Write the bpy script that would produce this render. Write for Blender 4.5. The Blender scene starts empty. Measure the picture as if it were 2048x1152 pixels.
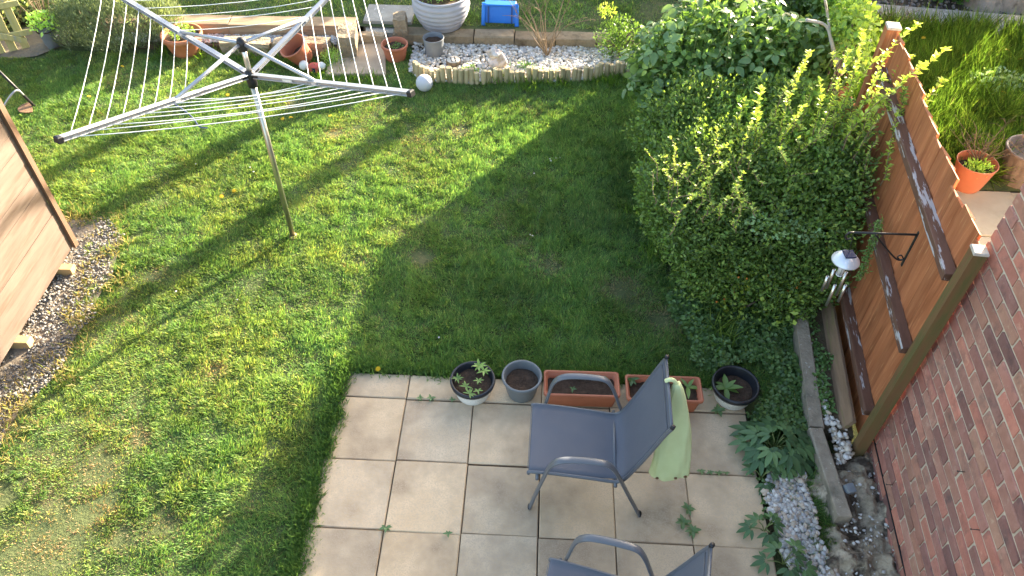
import bpy, bmesh, math, random
import numpy as np
from mathutils import Vector, Matrix

random.seed(7)
rng = np.random.default_rng(11)
scene = bpy.context.scene
C = scene.collection

# ------------------------------------------------------------------ camera
CAM = Vector((0, 0, 4.3586))
yaw, pitch, roll = 0.037944, -0.811090, 0.012008
FPX = 1560.8                       # focal length in pixels of a 2048 wide picture
fw = Vector((-math.sin(yaw) * math.cos(pitch), math.cos(yaw) * math.cos(pitch), math.sin(pitch)))
r0 = Vector((math.cos(yaw), math.sin(yaw), 0))
u0 = r0.cross(fw)
rt = math.cos(roll) * r0 + math.sin(roll) * u0
upv = rt.cross(fw)
cd = bpy.data.cameras.new('camera')
cam = bpy.data.objects.new('camera', cd)
C.objects.link(cam)
cd.sensor_fit = 'HORIZONTAL'; cd.sensor_width = 36.0; cd.lens = FPX / 2048 * 36.0
cd.clip_start = 0.05; cd.clip_end = 400
M4 = Matrix.Identity(4)
for i in range(3):
    M4[i][0] = rt[i]; M4[i][1] = upv[i]; M4[i][2] = -fw[i]; M4[i][3] = CAM[i]
cam.matrix_world = M4
scene.camera = cam

# ------------------------------------------------------------------ light
SUN_EL = math.radians(16.5)
SUN_AZ = math.atan2(0.60, 0.80)    # clockwise from +Y
world = bpy.data.worlds.new('World'); scene.world = world; world.use_nodes = True
wn = world.node_tree; wn.nodes.clear()
sky = wn.nodes.new('ShaderNodeTexSky'); sky.sky_type = 'NISHITA'; sky.sun_disc = False
sky.sun_elevation = SUN_EL; sky.sun_rotation = SUN_AZ
sky.air_density = 1.0; sky.dust_density = 3.0; sky.ozone_density = 0.3
bg = wn.nodes.new('ShaderNodeBackground'); bg.inputs['Strength'].default_value = 0.108
wo = wn.nodes.new('ShaderNodeOutputWorld')
wn.links.new(sky.outputs[0], bg.inputs[0]); wn.links.new(bg.outputs[0], wo.inputs[0])
sl = bpy.data.lights.new('sun', 'SUN'); sl.energy = 5.0; sl.angle = math.radians(0.5); sl.color = (1.0, 0.86, 0.66)
so = bpy.data.objects.new('sun', sl); C.objects.link(so)
sd = Vector((-math.sin(SUN_AZ) * math.cos(SUN_EL), -math.cos(SUN_AZ) * math.cos(SUN_EL), -math.sin(SUN_EL)))
so.rotation_euler = sd.to_track_quat('-Z', 'Y').to_euler(); so.location = (6, 8, 8)
scene.view_settings.view_transform = 'Standard'
scene.view_settings.look = 'None'
scene.view_settings.gamma = 1.0
scene.view_settings.use_curve_mapping = False
scene.view_settings.exposure = 2.75
scene.cycles.max_bounces = 5; scene.cycles.diffuse_bounces = 3; scene.cycles.glossy_bounces = 2; scene.cycles.transmission_bounces = 3

# ------------------------------------------------------------------ helpers
def at(px, py, z=0.0):
    """point of the place at height z seen at a pixel of the photograph (survey helper)"""
    d = fw + rt * ((px - 1024) / FPX) - upv * ((py - 576) / FPX)
    t = (z - CAM.z) / d.z
    return CAM + d * t

def onscreen(p, m=60):
    d = Vector(p) - CAM; z = d.dot(fw)
    if z < .2: return False
    x = 1024 + FPX * d.dot(rt) / z; y = 576 - FPX * d.dot(upv) / z
    return -m < x < 2048 + m and -m < y < 1152 + m

def onscreen_np(P, m=60):
    D = P - np.array(CAM); z = D @ np.array(fw)
    x = 1024 + FPX * (D @ np.array(rt)) / z; y = 576 - FPX * (D @ np.array(upv)) / z
    return (z > .2) & (x > -m) & (x < 2048 + m) & (y > -m) & (y < 1152 + m)

def screen_np(P):
    D = P - np.array(CAM); z = D @ np.array(fw)
    return 1024 + FPX * (D @ np.array(rt)) / z, 576 - FPX * (D @ np.array(upv)) / z

_lat = {}
def vnoise(x, y, scale, seed=0):
    if seed not in _lat: _lat[seed] = np.random.default_rng(100 + seed).random((256, 256))
    L = _lat[seed]; x = np.asarray(x) * scale + 77.3; y = np.asarray(y) * scale + 31.7
    i = np.floor(x).astype(int); j = np.floor(y).astype(int); fx = x - i; fy = y - j
    fx = fx * fx * (3 - 2 * fx); fy = fy * fy * (3 - 2 * fy)
    a = L[i % 256, j % 256]; b = L[(i + 1) % 256, j % 256]; c = L[i % 256, (j + 1) % 256]; d = L[(i + 1) % 256, (j + 1) % 256]
    return (a * (1 - fx) + b * fx) * (1 - fy) + (c * (1 - fx) + d * fx) * fy

def inpoly(x, y, poly):
    r = np.zeros(len(x), bool); n = len(poly)
    for i in range(n):
        x1, y1 = poly[i][:2]; x2, y2 = poly[(i + 1) % n][:2]
        if y1 == y2: continue
        r ^= ((y1 > y) != (y2 > y)) & (x < (x2 - x1) * (y - y1) / (y2 - y1) + x1)
    return r

def tag(o, label=None, cat=None, group=None, kind=None):
    if label: o['label'] = label
    if cat: o['category'] = cat
    if group: o['group'] = group
    if kind: o['kind'] = kind
    return o

def empty(name, loc=(0, 0, 0), label=None, cat=None, group=None, rz=0):
    o = bpy.data.objects.new(name, None); C.objects.link(o)
    o.location = loc; o.rotation_euler = (0, 0, rz); o.empty_display_size = .05
    return tag(o, label, cat, group)

def link(name, mesh, parent=None, loc=None, rot=None, scale=None):
    o = bpy.data.objects.new(name, mesh); C.objects.link(o)
    if parent: o.parent = parent
    if loc is not None: o.location = loc
    if rot is not None: o.rotation_euler = rot
    if scale is not None: o.scale = scale
    return o

class MB:
    """collects shapes into one mesh"""
    def __init__(s): s.v = []; s.f = []; s.sm = []
    def add(s, vs, fs, smooth=False):
        k = len(s.v); s.v += [tuple(v) for v in vs]; s.f += [tuple(i + k for i in f) for f in fs]; s.sm += [smooth] * len(fs)
    def box(s, c, d, rot=None, b=0.0, jit=0.0):
        hx, hy, hz = d[0] / 2, d[1] / 2, d[2] / 2
        if b <= 0:
            vs = [Vector((x * hx, y * hy, z * hz)) for z in (-1, 1) for x, y in ((-1, -1), (1, -1), (1, 1), (-1, 1))]
            fs = [(3, 2, 1, 0), (4, 5, 6, 7), (0, 1, 5, 4), (1, 2, 6, 5), (2, 3, 7, 6), (3, 0, 4, 7)]
        else:
            vs = []; Q = ((-1, -1), (1, -1), (1, 1), (-1, 1))
            for zz, ins in ((-hz, b), (-hz + b, 0), (hz - b, 0), (hz, b)):
                vs += [Vector((x * (hx - ins), y * (hy - ins), zz)) for x, y in Q]
            fs = [(3, 2, 1, 0), (12, 13, 14, 15)]
            for L in range(3):
                for i in range(4):
                    j = (i + 1) % 4; fs.append((L * 4 + i, L * 4 + j, L * 4 + 4 + j, L * 4 + 4 + i))
        if jit: vs = [v + Vector((random.uniform(-jit, jit), random.uniform(-jit, jit), random.uniform(-jit, jit))) for v in vs]
        if rot is not None: vs = [rot @ v for v in vs]
        s.add([v + Vector(c) for v in vs], fs)
    def lathe(s, prof, n=24, c=(0, 0, 0), smooth=True, rot=None):
        vs = []; fs = []
        for r, z in prof:
            for i in range(n):
                a = 2 * math.pi * i / n; vs.append(Vector((r * math.cos(a), r * math.sin(a), z)))
        for k in range(len(prof) - 1):
            for i in range(n):
                j = (i + 1) % n; fs.append((k * n + i, k * n + j, (k + 1) * n + j, (k + 1) * n + i))
        if rot is not None: vs = [rot @ v for v in vs]
        s.add([v + Vector(c) for v in vs], fs, smooth)
    def tube(s, path, r, n=8, smooth=True, caps=True, flat=1.0, up=None):
        path = [Vector(p) for p in path]; rs = r if isinstance(r, (list, tuple)) else [r] * len(path)
        vs = []; fs = []; prev = None
        for k, p in enumerate(path):
            if k == 0: t = path[1] - p
            elif k == len(path) - 1: t = p - path[k - 1]
            else: t = (path[k + 1] - p).normalized() + (p - path[k - 1]).normalized()
            t.normalize()
            if up is not None: a = Vector(up) - t * t.dot(Vector(up))
            else:
                a = prev - t * prev.dot(t) if prev is not None else (Vector((0, 0, 1)).cross(t) if abs(t.z) < .95 else Vector((1, 0, 0)).cross(t))
            if a.length < 1e-5: a = Vector((1, 0, 0)).cross(t)
            a.normalize(); prev = a; b = t.cross(a)
            for i in range(n):
                an = 2 * math.pi * i / n
                vs.append(p + (a * math.cos(an) * flat + b * math.sin(an)) * rs[k])
        for k in range(len(path) - 1):
            for i in range(n):
                j = (i + 1) % n; fs.append((k * n + i, k * n + j, (k + 1) * n + j, (k + 1) * n + i))
        if caps:
            fs.append(tuple(reversed(range(n)))); m = (len(path) - 1) * n; fs.append(tuple(range(m, m + n)))
        s.add(vs, fs, smooth)
    def mesh(s, name, mat):
        me = bpy.data.meshes.new(name); me.from_pydata(s.v, [], s.f); me.update()
        me.polygons.foreach_set('use_smooth', s.sm)
        if mat: me.materials.append(mat)
        return me
    def build(s, name, mat, parent=None, loc=None, rot=None):
        return link(name, s.mesh(name, mat), parent, loc, rot)

def spline(pts, n=8):
    """Catmull-Rom through points"""
    P = [Vector(p) for p in pts]; P = [P[0] * 2 - P[1]] + P + [P[-1] * 2 - P[-2]]; out = []
    for i in range(1, len(P) - 2):
        for k in range(n):
            t = k / n; a, b, c, d = P[i - 1], P[i], P[i + 1], P[i + 2]
            out.append(.5 * ((2 * b) + (c - a) * t + (2 * a - 5 * b + 4 * c - d) * t * t + (3 * b - a - 3 * c + d) * t ** 3))
    out.append(P[-2]); return out

def np_mesh(name, V, F, mat, col=None, smooth=False, k=3):
    me = bpy.data.meshes.new(name)
    me.vertices.add(len(V)); me.vertices.foreach_set('co', np.ascontiguousarray(V, np.float32).ravel())
    nf = len(F); me.loops.add(nf * k); me.loops.foreach_set('vertex_index', np.ascontiguousarray(F, np.int32).ravel())
    me.polygons.add(nf); me.polygons.foreach_set('loop_start', np.arange(0, nf * k, k, dtype=np.int32))
    me.update(calc_edges=True)
    if smooth: me.polygons.foreach_set('use_smooth', np.ones(nf, bool))
    if col is not None:
        a = me.color_attributes.new('Col', 'FLOAT_COLOR', 'POINT')
        c4 = np.ones((len(V), 4), np.float32); c4[:, :3] = col; a.data.foreach_set('color', c4.ravel())
    if mat: me.materials.append(mat)
    return me

def unit(a): return a / np.maximum(np.linalg.norm(a, axis=1, keepdims=True), 1e-9)

def leaf_arrays(P, D, N, L, W, fold=.25, wide=.45):
    """folded leaf: base, left, right, tip; two triangles"""
    S = unit(np.cross(D, N)); n = len(P)
    L = np.broadcast_to(np.asarray(L, float), n)[:, None]; W = np.broadcast_to(np.asarray(W, float), n)[:, None]
    V = np.empty((n, 4, 3)); V[:, 0] = P
    V[:, 1] = P + D * L * wide + S * W * .5 + N * W * fold
    V[:, 2] = P + D * L * wide - S * W * .5 + N * W * fold
    V[:, 3] = P + D * L - N * L * .08
    b = np.arange(n)[:, None] * 4
    F = np.concatenate([b + [0, 2, 3], b + [0, 3, 1]], 1).reshape(-1, 3)
    return V.reshape(-1, 3), F

def foliage(name, P, D, N, L, W, colr, mat, parent=None, fold=.25, wide=.45):
    V, F = leaf_arrays(P, unit(D), unit(N), L, W, fold, wide)
    return link(name, np_mesh(name, V, F, mat, np.repeat(colr, 4, 0)), parent)

def mixcols(n, cols, w=None):
    cols = np.array(cols); a = rng.choice(len(cols), n, p=w); b = rng.choice(len(cols), n, p=w); t = rng.random((n, 1))
    return (cols[a] * t + cols[b] * (1 - t)) * rng.uniform(.8, 1.2, (n, 1))

def lobes_points(lobes, n, depth=.16, seed=0):
    """points and outward normals in a shell under the surface of a union of ellipsoids"""
    r = np.random.default_rng(seed); lobes = np.array(lobes, float)
    area = (lobes[:, 3] * lobes[:, 4] + lobes[:, 3] * lobes[:, 5] + lobes[:, 4] * lobes[:, 5])
    k = r.choice(len(lobes), n * 3, p=area / area.sum()); d = unit(r.normal(size=(n * 3, 3)))
    s = 1 + .14 * (vnoise(d[:, 0] * 2 + k, d[:, 1] * 2 + d[:, 2], 1.6, 3) - .5) * 2 + .20 * (vnoise(d[:, 0] * 5 + k, d[:, 2] * 5 + d[:, 1] * 3, 1.5, 4) - .5)
    R = lobes[k, 3:]; rmin = R.min(1)
    q = s - (r.random(n * 3) ** 1.6) * depth / rmin
    P = lobes[k, :3] + d * R * q[:, None]; Nn = unit(d / R)
    keep = np.ones(len(P), bool)
    for i in range(len(lobes)):
        e = (((P - lobes[i, :3]) / lobes[i, 3:]) ** 2).sum(1)
        keep &= ~((e < .62) & (k != i))
    keep &= P[:, 2] > .02
    P = P[keep][:n]; return P, Nn[keep][:n]

# ------------------------------------------------------------------ materials
def nodes_of(m):
    m.use_nodes = True; nt = m.node_tree; nt.nodes.clear(); return nt
def N_(nt, t, **kw):
    n = nt.nodes.new(t)
    for k, v in kw.items(): setattr(n, k, v)
    return n

def pm(name, c1, c2, scale=8.0, rough=.8, bump=.3, bscale=None, stretch=(1, 1, 1), rnd=0.0, c3=None, s3=2.0, t3=(.55, .7), metal=0.0, spec=.4, bdist=.01, detail=6, rhue=None, c4=None, s4=60., t4=(.62, .7)):
    """procedural two/three-colour noise material with relief; rnd = brightness change from object to object"""
    m = bpy.data.materials.new(name); nt = nodes_of(m); L = nt.links.new
    out = N_(nt, 'ShaderNodeOutputMaterial'); p = N_(nt, 'ShaderNodeBsdfPrincipled'); L(p.outputs[0], out.inputs[0])
    tc = N_(nt, 'ShaderNodeTexCoord'); mp = N_(nt, 'ShaderNodeMapping'); mp.inputs['Scale'].default_value = stretch
    oi = N_(nt, 'ShaderNodeObjectInfo')
    off = N_(nt, 'ShaderNodeVectorMath', operation='SCALE'); off.inputs[0].default_value = (37., 53., 71.); L(oi.outputs['Random'], off.inputs['Scale'])
    ad = N_(nt, 'ShaderNodeVectorMath', operation='ADD'); L(tc.outputs['Object'], ad.inputs[0]); L(off.outputs[0], ad.inputs[1]); L(ad.outputs[0], mp.inputs[0])
    def noise(s, det=detail):
        n = N_(nt, 'ShaderNodeTexNoise'); n.inputs['Scale'].default_value = s; n.inputs['Detail'].default_value = det; n.inputs['Roughness'].default_value = .62
        L(mp.outputs[0], n.inputs['Vector']); return n
    n1 = noise(scale); r1 = N_(nt, 'ShaderNodeValToRGB'); r1.color_ramp.elements[0].position = .3; r1.color_ramp.elements[1].position = .7
    r1.color_ramp.elements[0].color = (*c1, 1); r1.color_ramp.elements[1].color = (*c2, 1); L(n1.outputs['Fac'], r1.inputs[0]); col = r1.outputs[0]
    def over(col, c, s, t):
        n3 = noise(s, 4); mr = N_(nt, 'ShaderNodeMapRange'); mr.inputs['From Min'].default_value = t[0]; mr.inputs['From Max'].default_value = t[1]; L(n3.outputs['Fac'], mr.inputs['Value'])
        mx = N_(nt, 'ShaderNodeMix', data_type='RGBA'); L(mr.outputs[0], mx.inputs[0]); L(col, mx.inputs[6]); mx.inputs[7].default_value = (*c, 1); return mx.outputs[2]
    if c3: col = over(col, c3, s3, t3)
    if c4: col = over(col, c4, s4, t4)
    if rhue:
        rr = N_(nt, 'ShaderNodeValToRGB'); rr.color_ramp.interpolation = 'LINEAR'
        while len(rr.color_ramp.elements) < len(rhue): rr.color_ramp.elements.new(.5)
        for i, c in enumerate(rhue): rr.color_ramp.elements[i].position = i / (len(rhue) - 1); rr.color_ramp.elements[i].color = (*c, 1)
        L(oi.outputs['Random'], rr.inputs[0]); mx = N_(nt, 'ShaderNodeMix', data_type='RGBA', blend_type='MULTIPLY'); mx.inputs[0].default_value = 1.
        L(col, mx.inputs[6]); L(rr.outputs[0], mx.inputs[7]); col = mx.outputs[2]
    if rnd:
        mr = N_(nt, 'ShaderNodeMapRange'); mr.inputs['To Min'].default_value = 1 - rnd; mr.inputs['To Max'].default_value = 1 + rnd
        wnz = N_(nt, 'ShaderNodeTexWhiteNoise', noise_dimensions='1D'); L(oi.outputs['Random'], wnz.inputs['W']); L(wnz.outputs['Value'], mr.inputs['Value'])
        sc = N_(nt, 'ShaderNodeVectorMath', operation='SCALE'); L(col, sc.inputs[0]); L(mr.outputs[0], sc.inputs['Scale']); col = sc.outputs[0]
    L(col, p.inputs['Base Color']); p.inputs['Roughness'].default_value = rough; p.inputs['Metallic'].default_value = metal
    p.inputs['Specular IOR Level'].default_value = spec
    if bump:
        nb = noise(bscale or scale * 3); bp = N_(nt, 'ShaderNodeBump'); bp.inputs['Strength'].default_value = bump; bp.inputs['Distance'].default_value = bdist
        L(nb.outputs['Fac'], bp.inputs['Height']); L(bp.outputs[0], p.inputs['Normal'])
    return m

def leafmat(name, trans=.35, rough=.5, spec=.35, tint=(1.25, 1.2, .55), gain=1.0):
    m = bpy.data.materials.new(name); nt = nodes_of(m); L = nt.links.new
    out = N_(nt, 'ShaderNodeOutputMaterial'); p = N_(nt, 'ShaderNodeBsdfPrincipled'); tr = N_(nt, 'ShaderNodeBsdfTranslucent'); mx = N_(nt, 'ShaderNodeMixShader')
    a = N_(nt, 'ShaderNodeAttribute', attribute_name='Col'); g = N_(nt, 'ShaderNodeVectorMath', operation='SCALE'); g.inputs['Scale'].default_value = gain
    L(a.outputs['Color'], g.inputs[0]); L(g.outputs[0], p.inputs['Base Color'])
    v = N_(nt, 'ShaderNodeVectorMath', operation='MULTIPLY'); v.inputs[1].default_value = tint; L(g.outputs[0], v.inputs[0]); L(v.outputs[0], tr.inputs['Color'])
    p.inputs['Roughness'].default_value = rough; p.inputs['Specular IOR Level'].default_value = spec
    mx.inputs[0].default_value = trans; L(p.outputs[0], mx.inputs[1]); L(tr.outputs[0], mx.inputs[2]); L(mx.outputs[0], out.inputs[0])
    return m

M = {}
M['soil'] = pm('soil', (.07, .05, .03), (.13, .095, .055), 9, .95, .8, 40, c3=(.05, .065, .02), s3=1.6, bdist=.02)
M['lawn'] = pm('lawn_soil', (.05, .075, .025), (.11, .13, .045), 7, .95, .8, 60, c3=(.20, .15, .08), s3=1.6, t3=(.60, .75), bdist=.02)
M['earth'] = pm('dry_earth', (.17, .14, .105), (.26, .215, .16), 6, .95, .7, 40, bdist=.02)
M['slab'] = pm('slab', (.52, .385, .24), (.66, .515, .345), 4.5, .85, .35, 60, rnd=.10, c3=(.33, .245, .16), s3=2.4, t3=(.44, .68), c4=(.46, .365, .265), s4=120, t4=(.45, .7), bdist=.004, rhue=[(1, .96, .9), (1, 1, 1), (.95, .96, .98)])
M['joint'] = pm('joint_dirt', (.035, .03, .022), (.07, .055, .04), 20, .95, .6, 60)
M['nslab'] = pm('pale_slab', (.33, .30, .22), (.42, .385, .29), 4, .8, .3, 50, rnd=.08, c3=(.26, .25, .19), s3=3, bdist=.004)
M['brick'] = pm('brick', (.41, .182, .135), (.52, .255, .195), 14, .9, .5, 90, rnd=.1, c3=(.22, .13, .11), s3=9, t3=(.54, .76), c4=(.60, .38, .29), s4=20, t4=(.6, .75), bdist=.006, rhue=[(.42, .44, .50), (1., .97, .97), (1.1, .9, .82), (.55, .56, .6), (1.0, 1.05, 1.0), (.88, .98, .88), (1.12, .95, .86), (.68, .78, .74)])
M['mortar'] = pm('mortar', (.55, .45, .33), (.68, .57, .43), 20, .95, .8, 120, bdist=.006)
M['fence'] = pm('stained_fence_wood', (.36, .115, .042), (.49, .185, .075), 3.5, .7, .35, 14, stretch=(9, 9, .7), rnd=.16, c3=(.25, .075, .025), s3=2.2, t3=(.5, .7), c4=(.55, .26, .11), s4=7, t4=(.6, .72), bdist=.004)
M['rail'] = pm('flaking_brown_rail', (.115, .055, .035), (.17, .085, .055), 6, .65, .4, 20, stretch=(6, .8, 6), c3=(.46, .44, .44), s3=4.2, t3=(.57, .60), bdist=.004)
M['post'] = pm('green_stained_post', (.15, .08, .032), (.21, .115, .045), 3, .85, .4, 16, stretch=(6, 6, .8), c3=(.12, .10, .032), s3=3, t3=(.45, .62), bdist=.006)
M['postcap'] = pm('bleached_end_grain', (.42, .36, .30), (.62, .55, .47), 25, .9, .5, 60)
M['gravelboard'] = pm('bleached_board', (.20, .125, .075), (.31, .20, .125), 4, .9, .5, 20, stretch=(5, .8, 5), c3=(.2, .2, .06), s3=3, t3=(.55, .7))
M['kerb'] = pm('lichen_concrete', (.25, .205, .15), (.38, .32, .24), 12, .95, .8, 60, c3=(.17, .15, .11), s3=4, c4=(.55, .53, .46), s4=45, t4=(.64, .69), bdist=.01)
M['rubble'] = pm('rubble_concrete', (.30, .24, .16), (.56, .47, .35), 9, .95, 1.0, 40, c3=(.09, .07, .05), s3=5, t3=(.47, .58), bdist=.03)
M['block'] = pm('walling_block', (.22, .165, .10), (.36, .28, .18), 10, .95, .9, 45, rnd=.15, c3=(.12, .09, .055), s3=5, bdist=.015)
M['stone'] = pm('rough_stone', (.28, .21, .135), (.43, .335, .22), 8, .95, 1.0, 30, rnd=.15, c3=(.16, .12, .075), s3=4, bdist=.03)
M['concrete'] = pm('weathered_concrete', (.25, .24, .21), (.36, .345, .30), 7, .95, .6, 50, c4=(.5, .49, .45), s4=22, t4=(.62, .68), rnd=.12, bdist=.008)
M['sleeper'] = pm('sleeper_timber', (.29, .20, .11), (.42, .30, .18), 4, .85, .5, 18, stretch=(.7, 6, 6), c3=(.2, .14, .09), s3=3, bdist=.008)
M['shed'] = pm('pale_shed_wood', (.12, .085, .066), (.165, .122, .097), 3, .7, .25, 10, stretch=(7, .8, 7), rnd=.06, c3=(.105, .064, .044), s3=2.4, t3=(.5, .7), bdist=.003, c4=(.065, .035, .022), s4=1.9, t4=(.70, .72))
M['shedtrim'] = pm('shed_trim', (.12, .066, .04), (.16, .095, .058), 4, .7, .3, 14, stretch=(7, 7, .8), bdist=.003)
M['shedroof'] = pm('roof_felt', (.05, .05, .05), (.08, .08, .08), 30, .95, .5)
M['log'] = pm('edging_log', (.38, .30, .16), (.52, .43, .26), 9, .9, .5, 30, stretch=(3, 3, .6), rnd=.22, c3=(.23, .19, .1), s3=6, bdist=.005)
M['picket'] = pm('mossy_picket', (.45, .40, .15), (.58, .50, .23), 5, .9, .4, 20, stretch=(6, 6, .8), c3=(.35, .35, .30), s3=4)
M['terra'] = pm('terracotta_plastic', (.39, .125, .065), (.46, .16, .085), 5, .5, .1, 40, c3=(.36, .12, .06), s3=3, bdist=.002, spec=.4)
M['terradirty'] = pm('terracotta_clay', (.42, .135, .06), (.53, .20, .10), 6, .75, .3, 40, c3=(.33, .15, .09), s3=3, bdist=.003)
M['potwhite'] = pm('speckled_white_pot', (.62, .60, .55), (.74, .72, .67), 8, .6, .3, 60, c3=(.45, .42, .34), s3=5, t3=(.55, .75), bdist=.004, c4=(.35, .34, .31), s4=90, t4=(.6, .64))
M['potblack'] = pm('black_pot_rim', (.012, .014, .018), (.022, .024, .03), 6, .3, 0)
M['potgrey'] = pm('grey_plastic_pot', (.125, .135, .14), (.155, .165, .17), 6, .45, .05, 40, bdist=.002)
M['potdark'] = pm('slate_grey_pot', (.15, .165, .18), (.2, .215, .23), 9, .7, .2, 40)
M['planter'] = pm('pale_grey_planter', (.36, .36, .40), (.42, .42, .46), 6, .6, .1, 40)
M['potbrown'] = pm('brown_ribbed_pot', (.13, .10, .085), (.2, .16, .135), 9, .7, .3, 40)
M['compost'] = pm('compost', (.045, .028, .018), (.10, .062, .04), 30, .98, 1.0, 90, bdist=.02)
M['sling'] = pm('charcoal_mesh_fabric', (.105, .112, .135), (.118, .125, .148), 3, .75, .35, 420, bdist=.002, spec=.25)
M['chairframe'] = pm('grey_powder_coat', (.10, .108, .122), (.11, .118, .134), 20, .32, 0, spec=.6)
M['black'] = pm('black_plastic', (.012, .012, .014), (.02, .02, .024), 10, .45, 0)
M['cloth'] = pm('pale_green_canvas', (.54, .61, .31), (.62, .69, .38), 6, .9, .3, 60, bdist=.003)
M['alu'] = pm('aluminium', (.40, .41, .43), (.46, .47, .49), 12, .4, .03, 60, metal=.6, stretch=(1, 1, 1))
M['pole'] = pm('steel_pole', (.42, .41, .35), (.5, .48, .4), 8, .3, 0, metal=.9)
M['line'] = pm('white_line', (.72, .74, .70), (.8, .82, .78), 8, .5, 0)
M['bluecord'] = pm('blue_cord', (.06, .08, .17), (.09, .11, .22), 10, .7, 0)
M['steel'] = pm('brushed_steel', (.60, .58, .54), (.68, .66, .62), 20, .28, 0, metal=.9)
M['cap'] = pm('silver_cap', (.62, .64, .68), (.68, .70, .74), 8, .33, 0, metal=.35)
M['solar'] = pm('solar_cell', (.01, .016, .05), (.016, .026, .075), 30, .5, 0, spec=.15)
M['glassy'] = pm('clear_crackle', (.62, .63, .63), (.78, .78, .77), 60, .12, .6, 90)
M['iron'] = pm('black_iron', (.015, .014, .014), (.026, .024, .024), 30, .45, .2)
M['whitestone'] = pm('white_pebble', (.52, .475, .40), (.70, .66, .58), 9, .85, .3, 60)
M['globe'] = pm('white_globe', (.5, .5, .54), (.55, .55, .59), 6, .55, .02)
M['ornament'] = pm('white_stone_ornament', (.55, .46, .42), (.72, .65, .62), 14, .9, .6, 40, c3=(.42, .30, .18), s3=6, t3=(.55, .7), bdist=.01)
M['orange'] = pm('orange_berry', (.55, .16, .02), (.62, .22, .04), 10, .4, 0)
M['bark'] = pm('bark', (.10, .075, .05), (.20, .155, .11), 14, .95, 1.0, 30, stretch=(1, 1, .35), bdist=.02)
M['palebark'] = pm('pale_flaky_bark', (.22, .19, .155), (.42, .38, .33), 9, .95, 1.0, 20, stretch=(1, 1, .6), c3=(.12, .10, .08), s3=7, bdist=.03)
M['twig'] = pm('twig', (.20, .14, .085), (.30, .22, .14), 12, .9, .2)
M['blue'] = pm('blue_plastic', (.01, .15, .62), (.02, .2, .7), 4, .35, 0)
M['bluedark'] = pm('dark_blue_plastic', (.01, .06, .22), (.015, .08, .27), 4, .4, 0)
M['red'] = pm('faded_red_paint', (.50, .08, .06), (.58, .13, .10), 10, .7, 0)
M['white'] = pm('white_paint', (.68, .67, .64), (.75, .74, .71), 10, .6, 0)
M['rust'] = pm('rusty_blade', (.18, .10, .055), (.27, .16, .09), 12, .9, .3)
M['slate'] = pm('slate_offcut', (.16, .175, .19), (.24, .26, .275), 12, .8, .4)
M['ply'] = pm('ply_stake', (.40, .27, .12), (.5, .36, .18), 6, .85, .2)
M['leaf'] = leafmat('leaf', .38, .45, .4, gain=2.2)
M['glossleaf'] = leafmat('gloss_leaf', .28, .38, .45, gain=1.3)
M['grass'] = leafmat('grass', .45, .55, .25, (1.2, 1.25, .6), 1.3)
M['pebbles'] = leafmat('pebbles', 0, .85, .3)
M['petal'] = leafmat('petal', .2, .6, .2, (1, 1, 1))

# ================================================================== THE SETTING
# ground sheet, to the horizon
g = MB(); g.add([(-150, -150, -.06), (150, -150, -.06), (150, 150, -.06), (-150, 150, -.06)], [(0, 1, 2, 3)])
tag(g.build('ground', M['soil']), kind='structure')

def sheet(name, poly, z, mat, kind='structure'):
    b = MB(); b.add([(p[0], p[1], z) for p in poly], [tuple(range(len(poly)))])
    return tag(b.build(name, mat), kind=kind)

PATIO = [(-1.285, .2), (1.47, .2), (1.47, 3.27), (-1.285, 3.27)]
gravel_px = [(-60, 400), (130, 440), (205, 440), (245, 475), (228, 540), (195, 600), (165, 650), (135, 705), (85, 765), (45, 815), (10, 870), (-10, 930), (-30, 990), (-60, 1060), (-260, 1160), (-420, 900)]
GRAVEL = [tuple(at(*p)[:2]) for p in gravel_px]
# lawn: gently uneven sheet
xs = np.arange(-9, 2.61, .1); ys = np.arange(.0, 7.95, .1)
X, Y = np.meshgrid(xs, ys, indexing='ij')
Z = .014 * (vnoise(X, Y, 1.3, 1) - .5) + .01 * (vnoise(X, Y, 4, 2) - .5)
Z = Z - .004
inpat = (X > -1.40) & (X < 2.7) & (Y < 3.36); Z[inpat] = -.05
V = np.stack([X, Y, Z], -1).reshape(-1, 3); ny = len(ys)
i, j = np.meshgrid(np.arange(len(xs) - 1), np.arange(ny - 1), indexing='ij'); a = (i * ny + j).ravel()
F = np.stack([a, a + ny, a + ny + 1, a + 1], 1)
tag(link('lawn', np_mesh('lawn', V, F, M['lawn'], smooth=True, k=4)), kind='structure')
def lawn_z(x, y): return .014 * (vnoise(x, y, 1.3, 1) - .5) + .01 * (vnoise(x, y, 4, 2) - .5) - .004
# upper lawn behind the little retaining wall
UZ = .115
sheet('upper_lawn', [(-12, 7.88), (2.2, 7.9), (2.2, 13.5), (-12, 13.5)], UZ, M['lawn'])
sheet('neighbour_ground', [(2.3, 5.55), (12, 5.55), (12, 14), (2.75, 14)], .0, M['lawn'])

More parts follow.
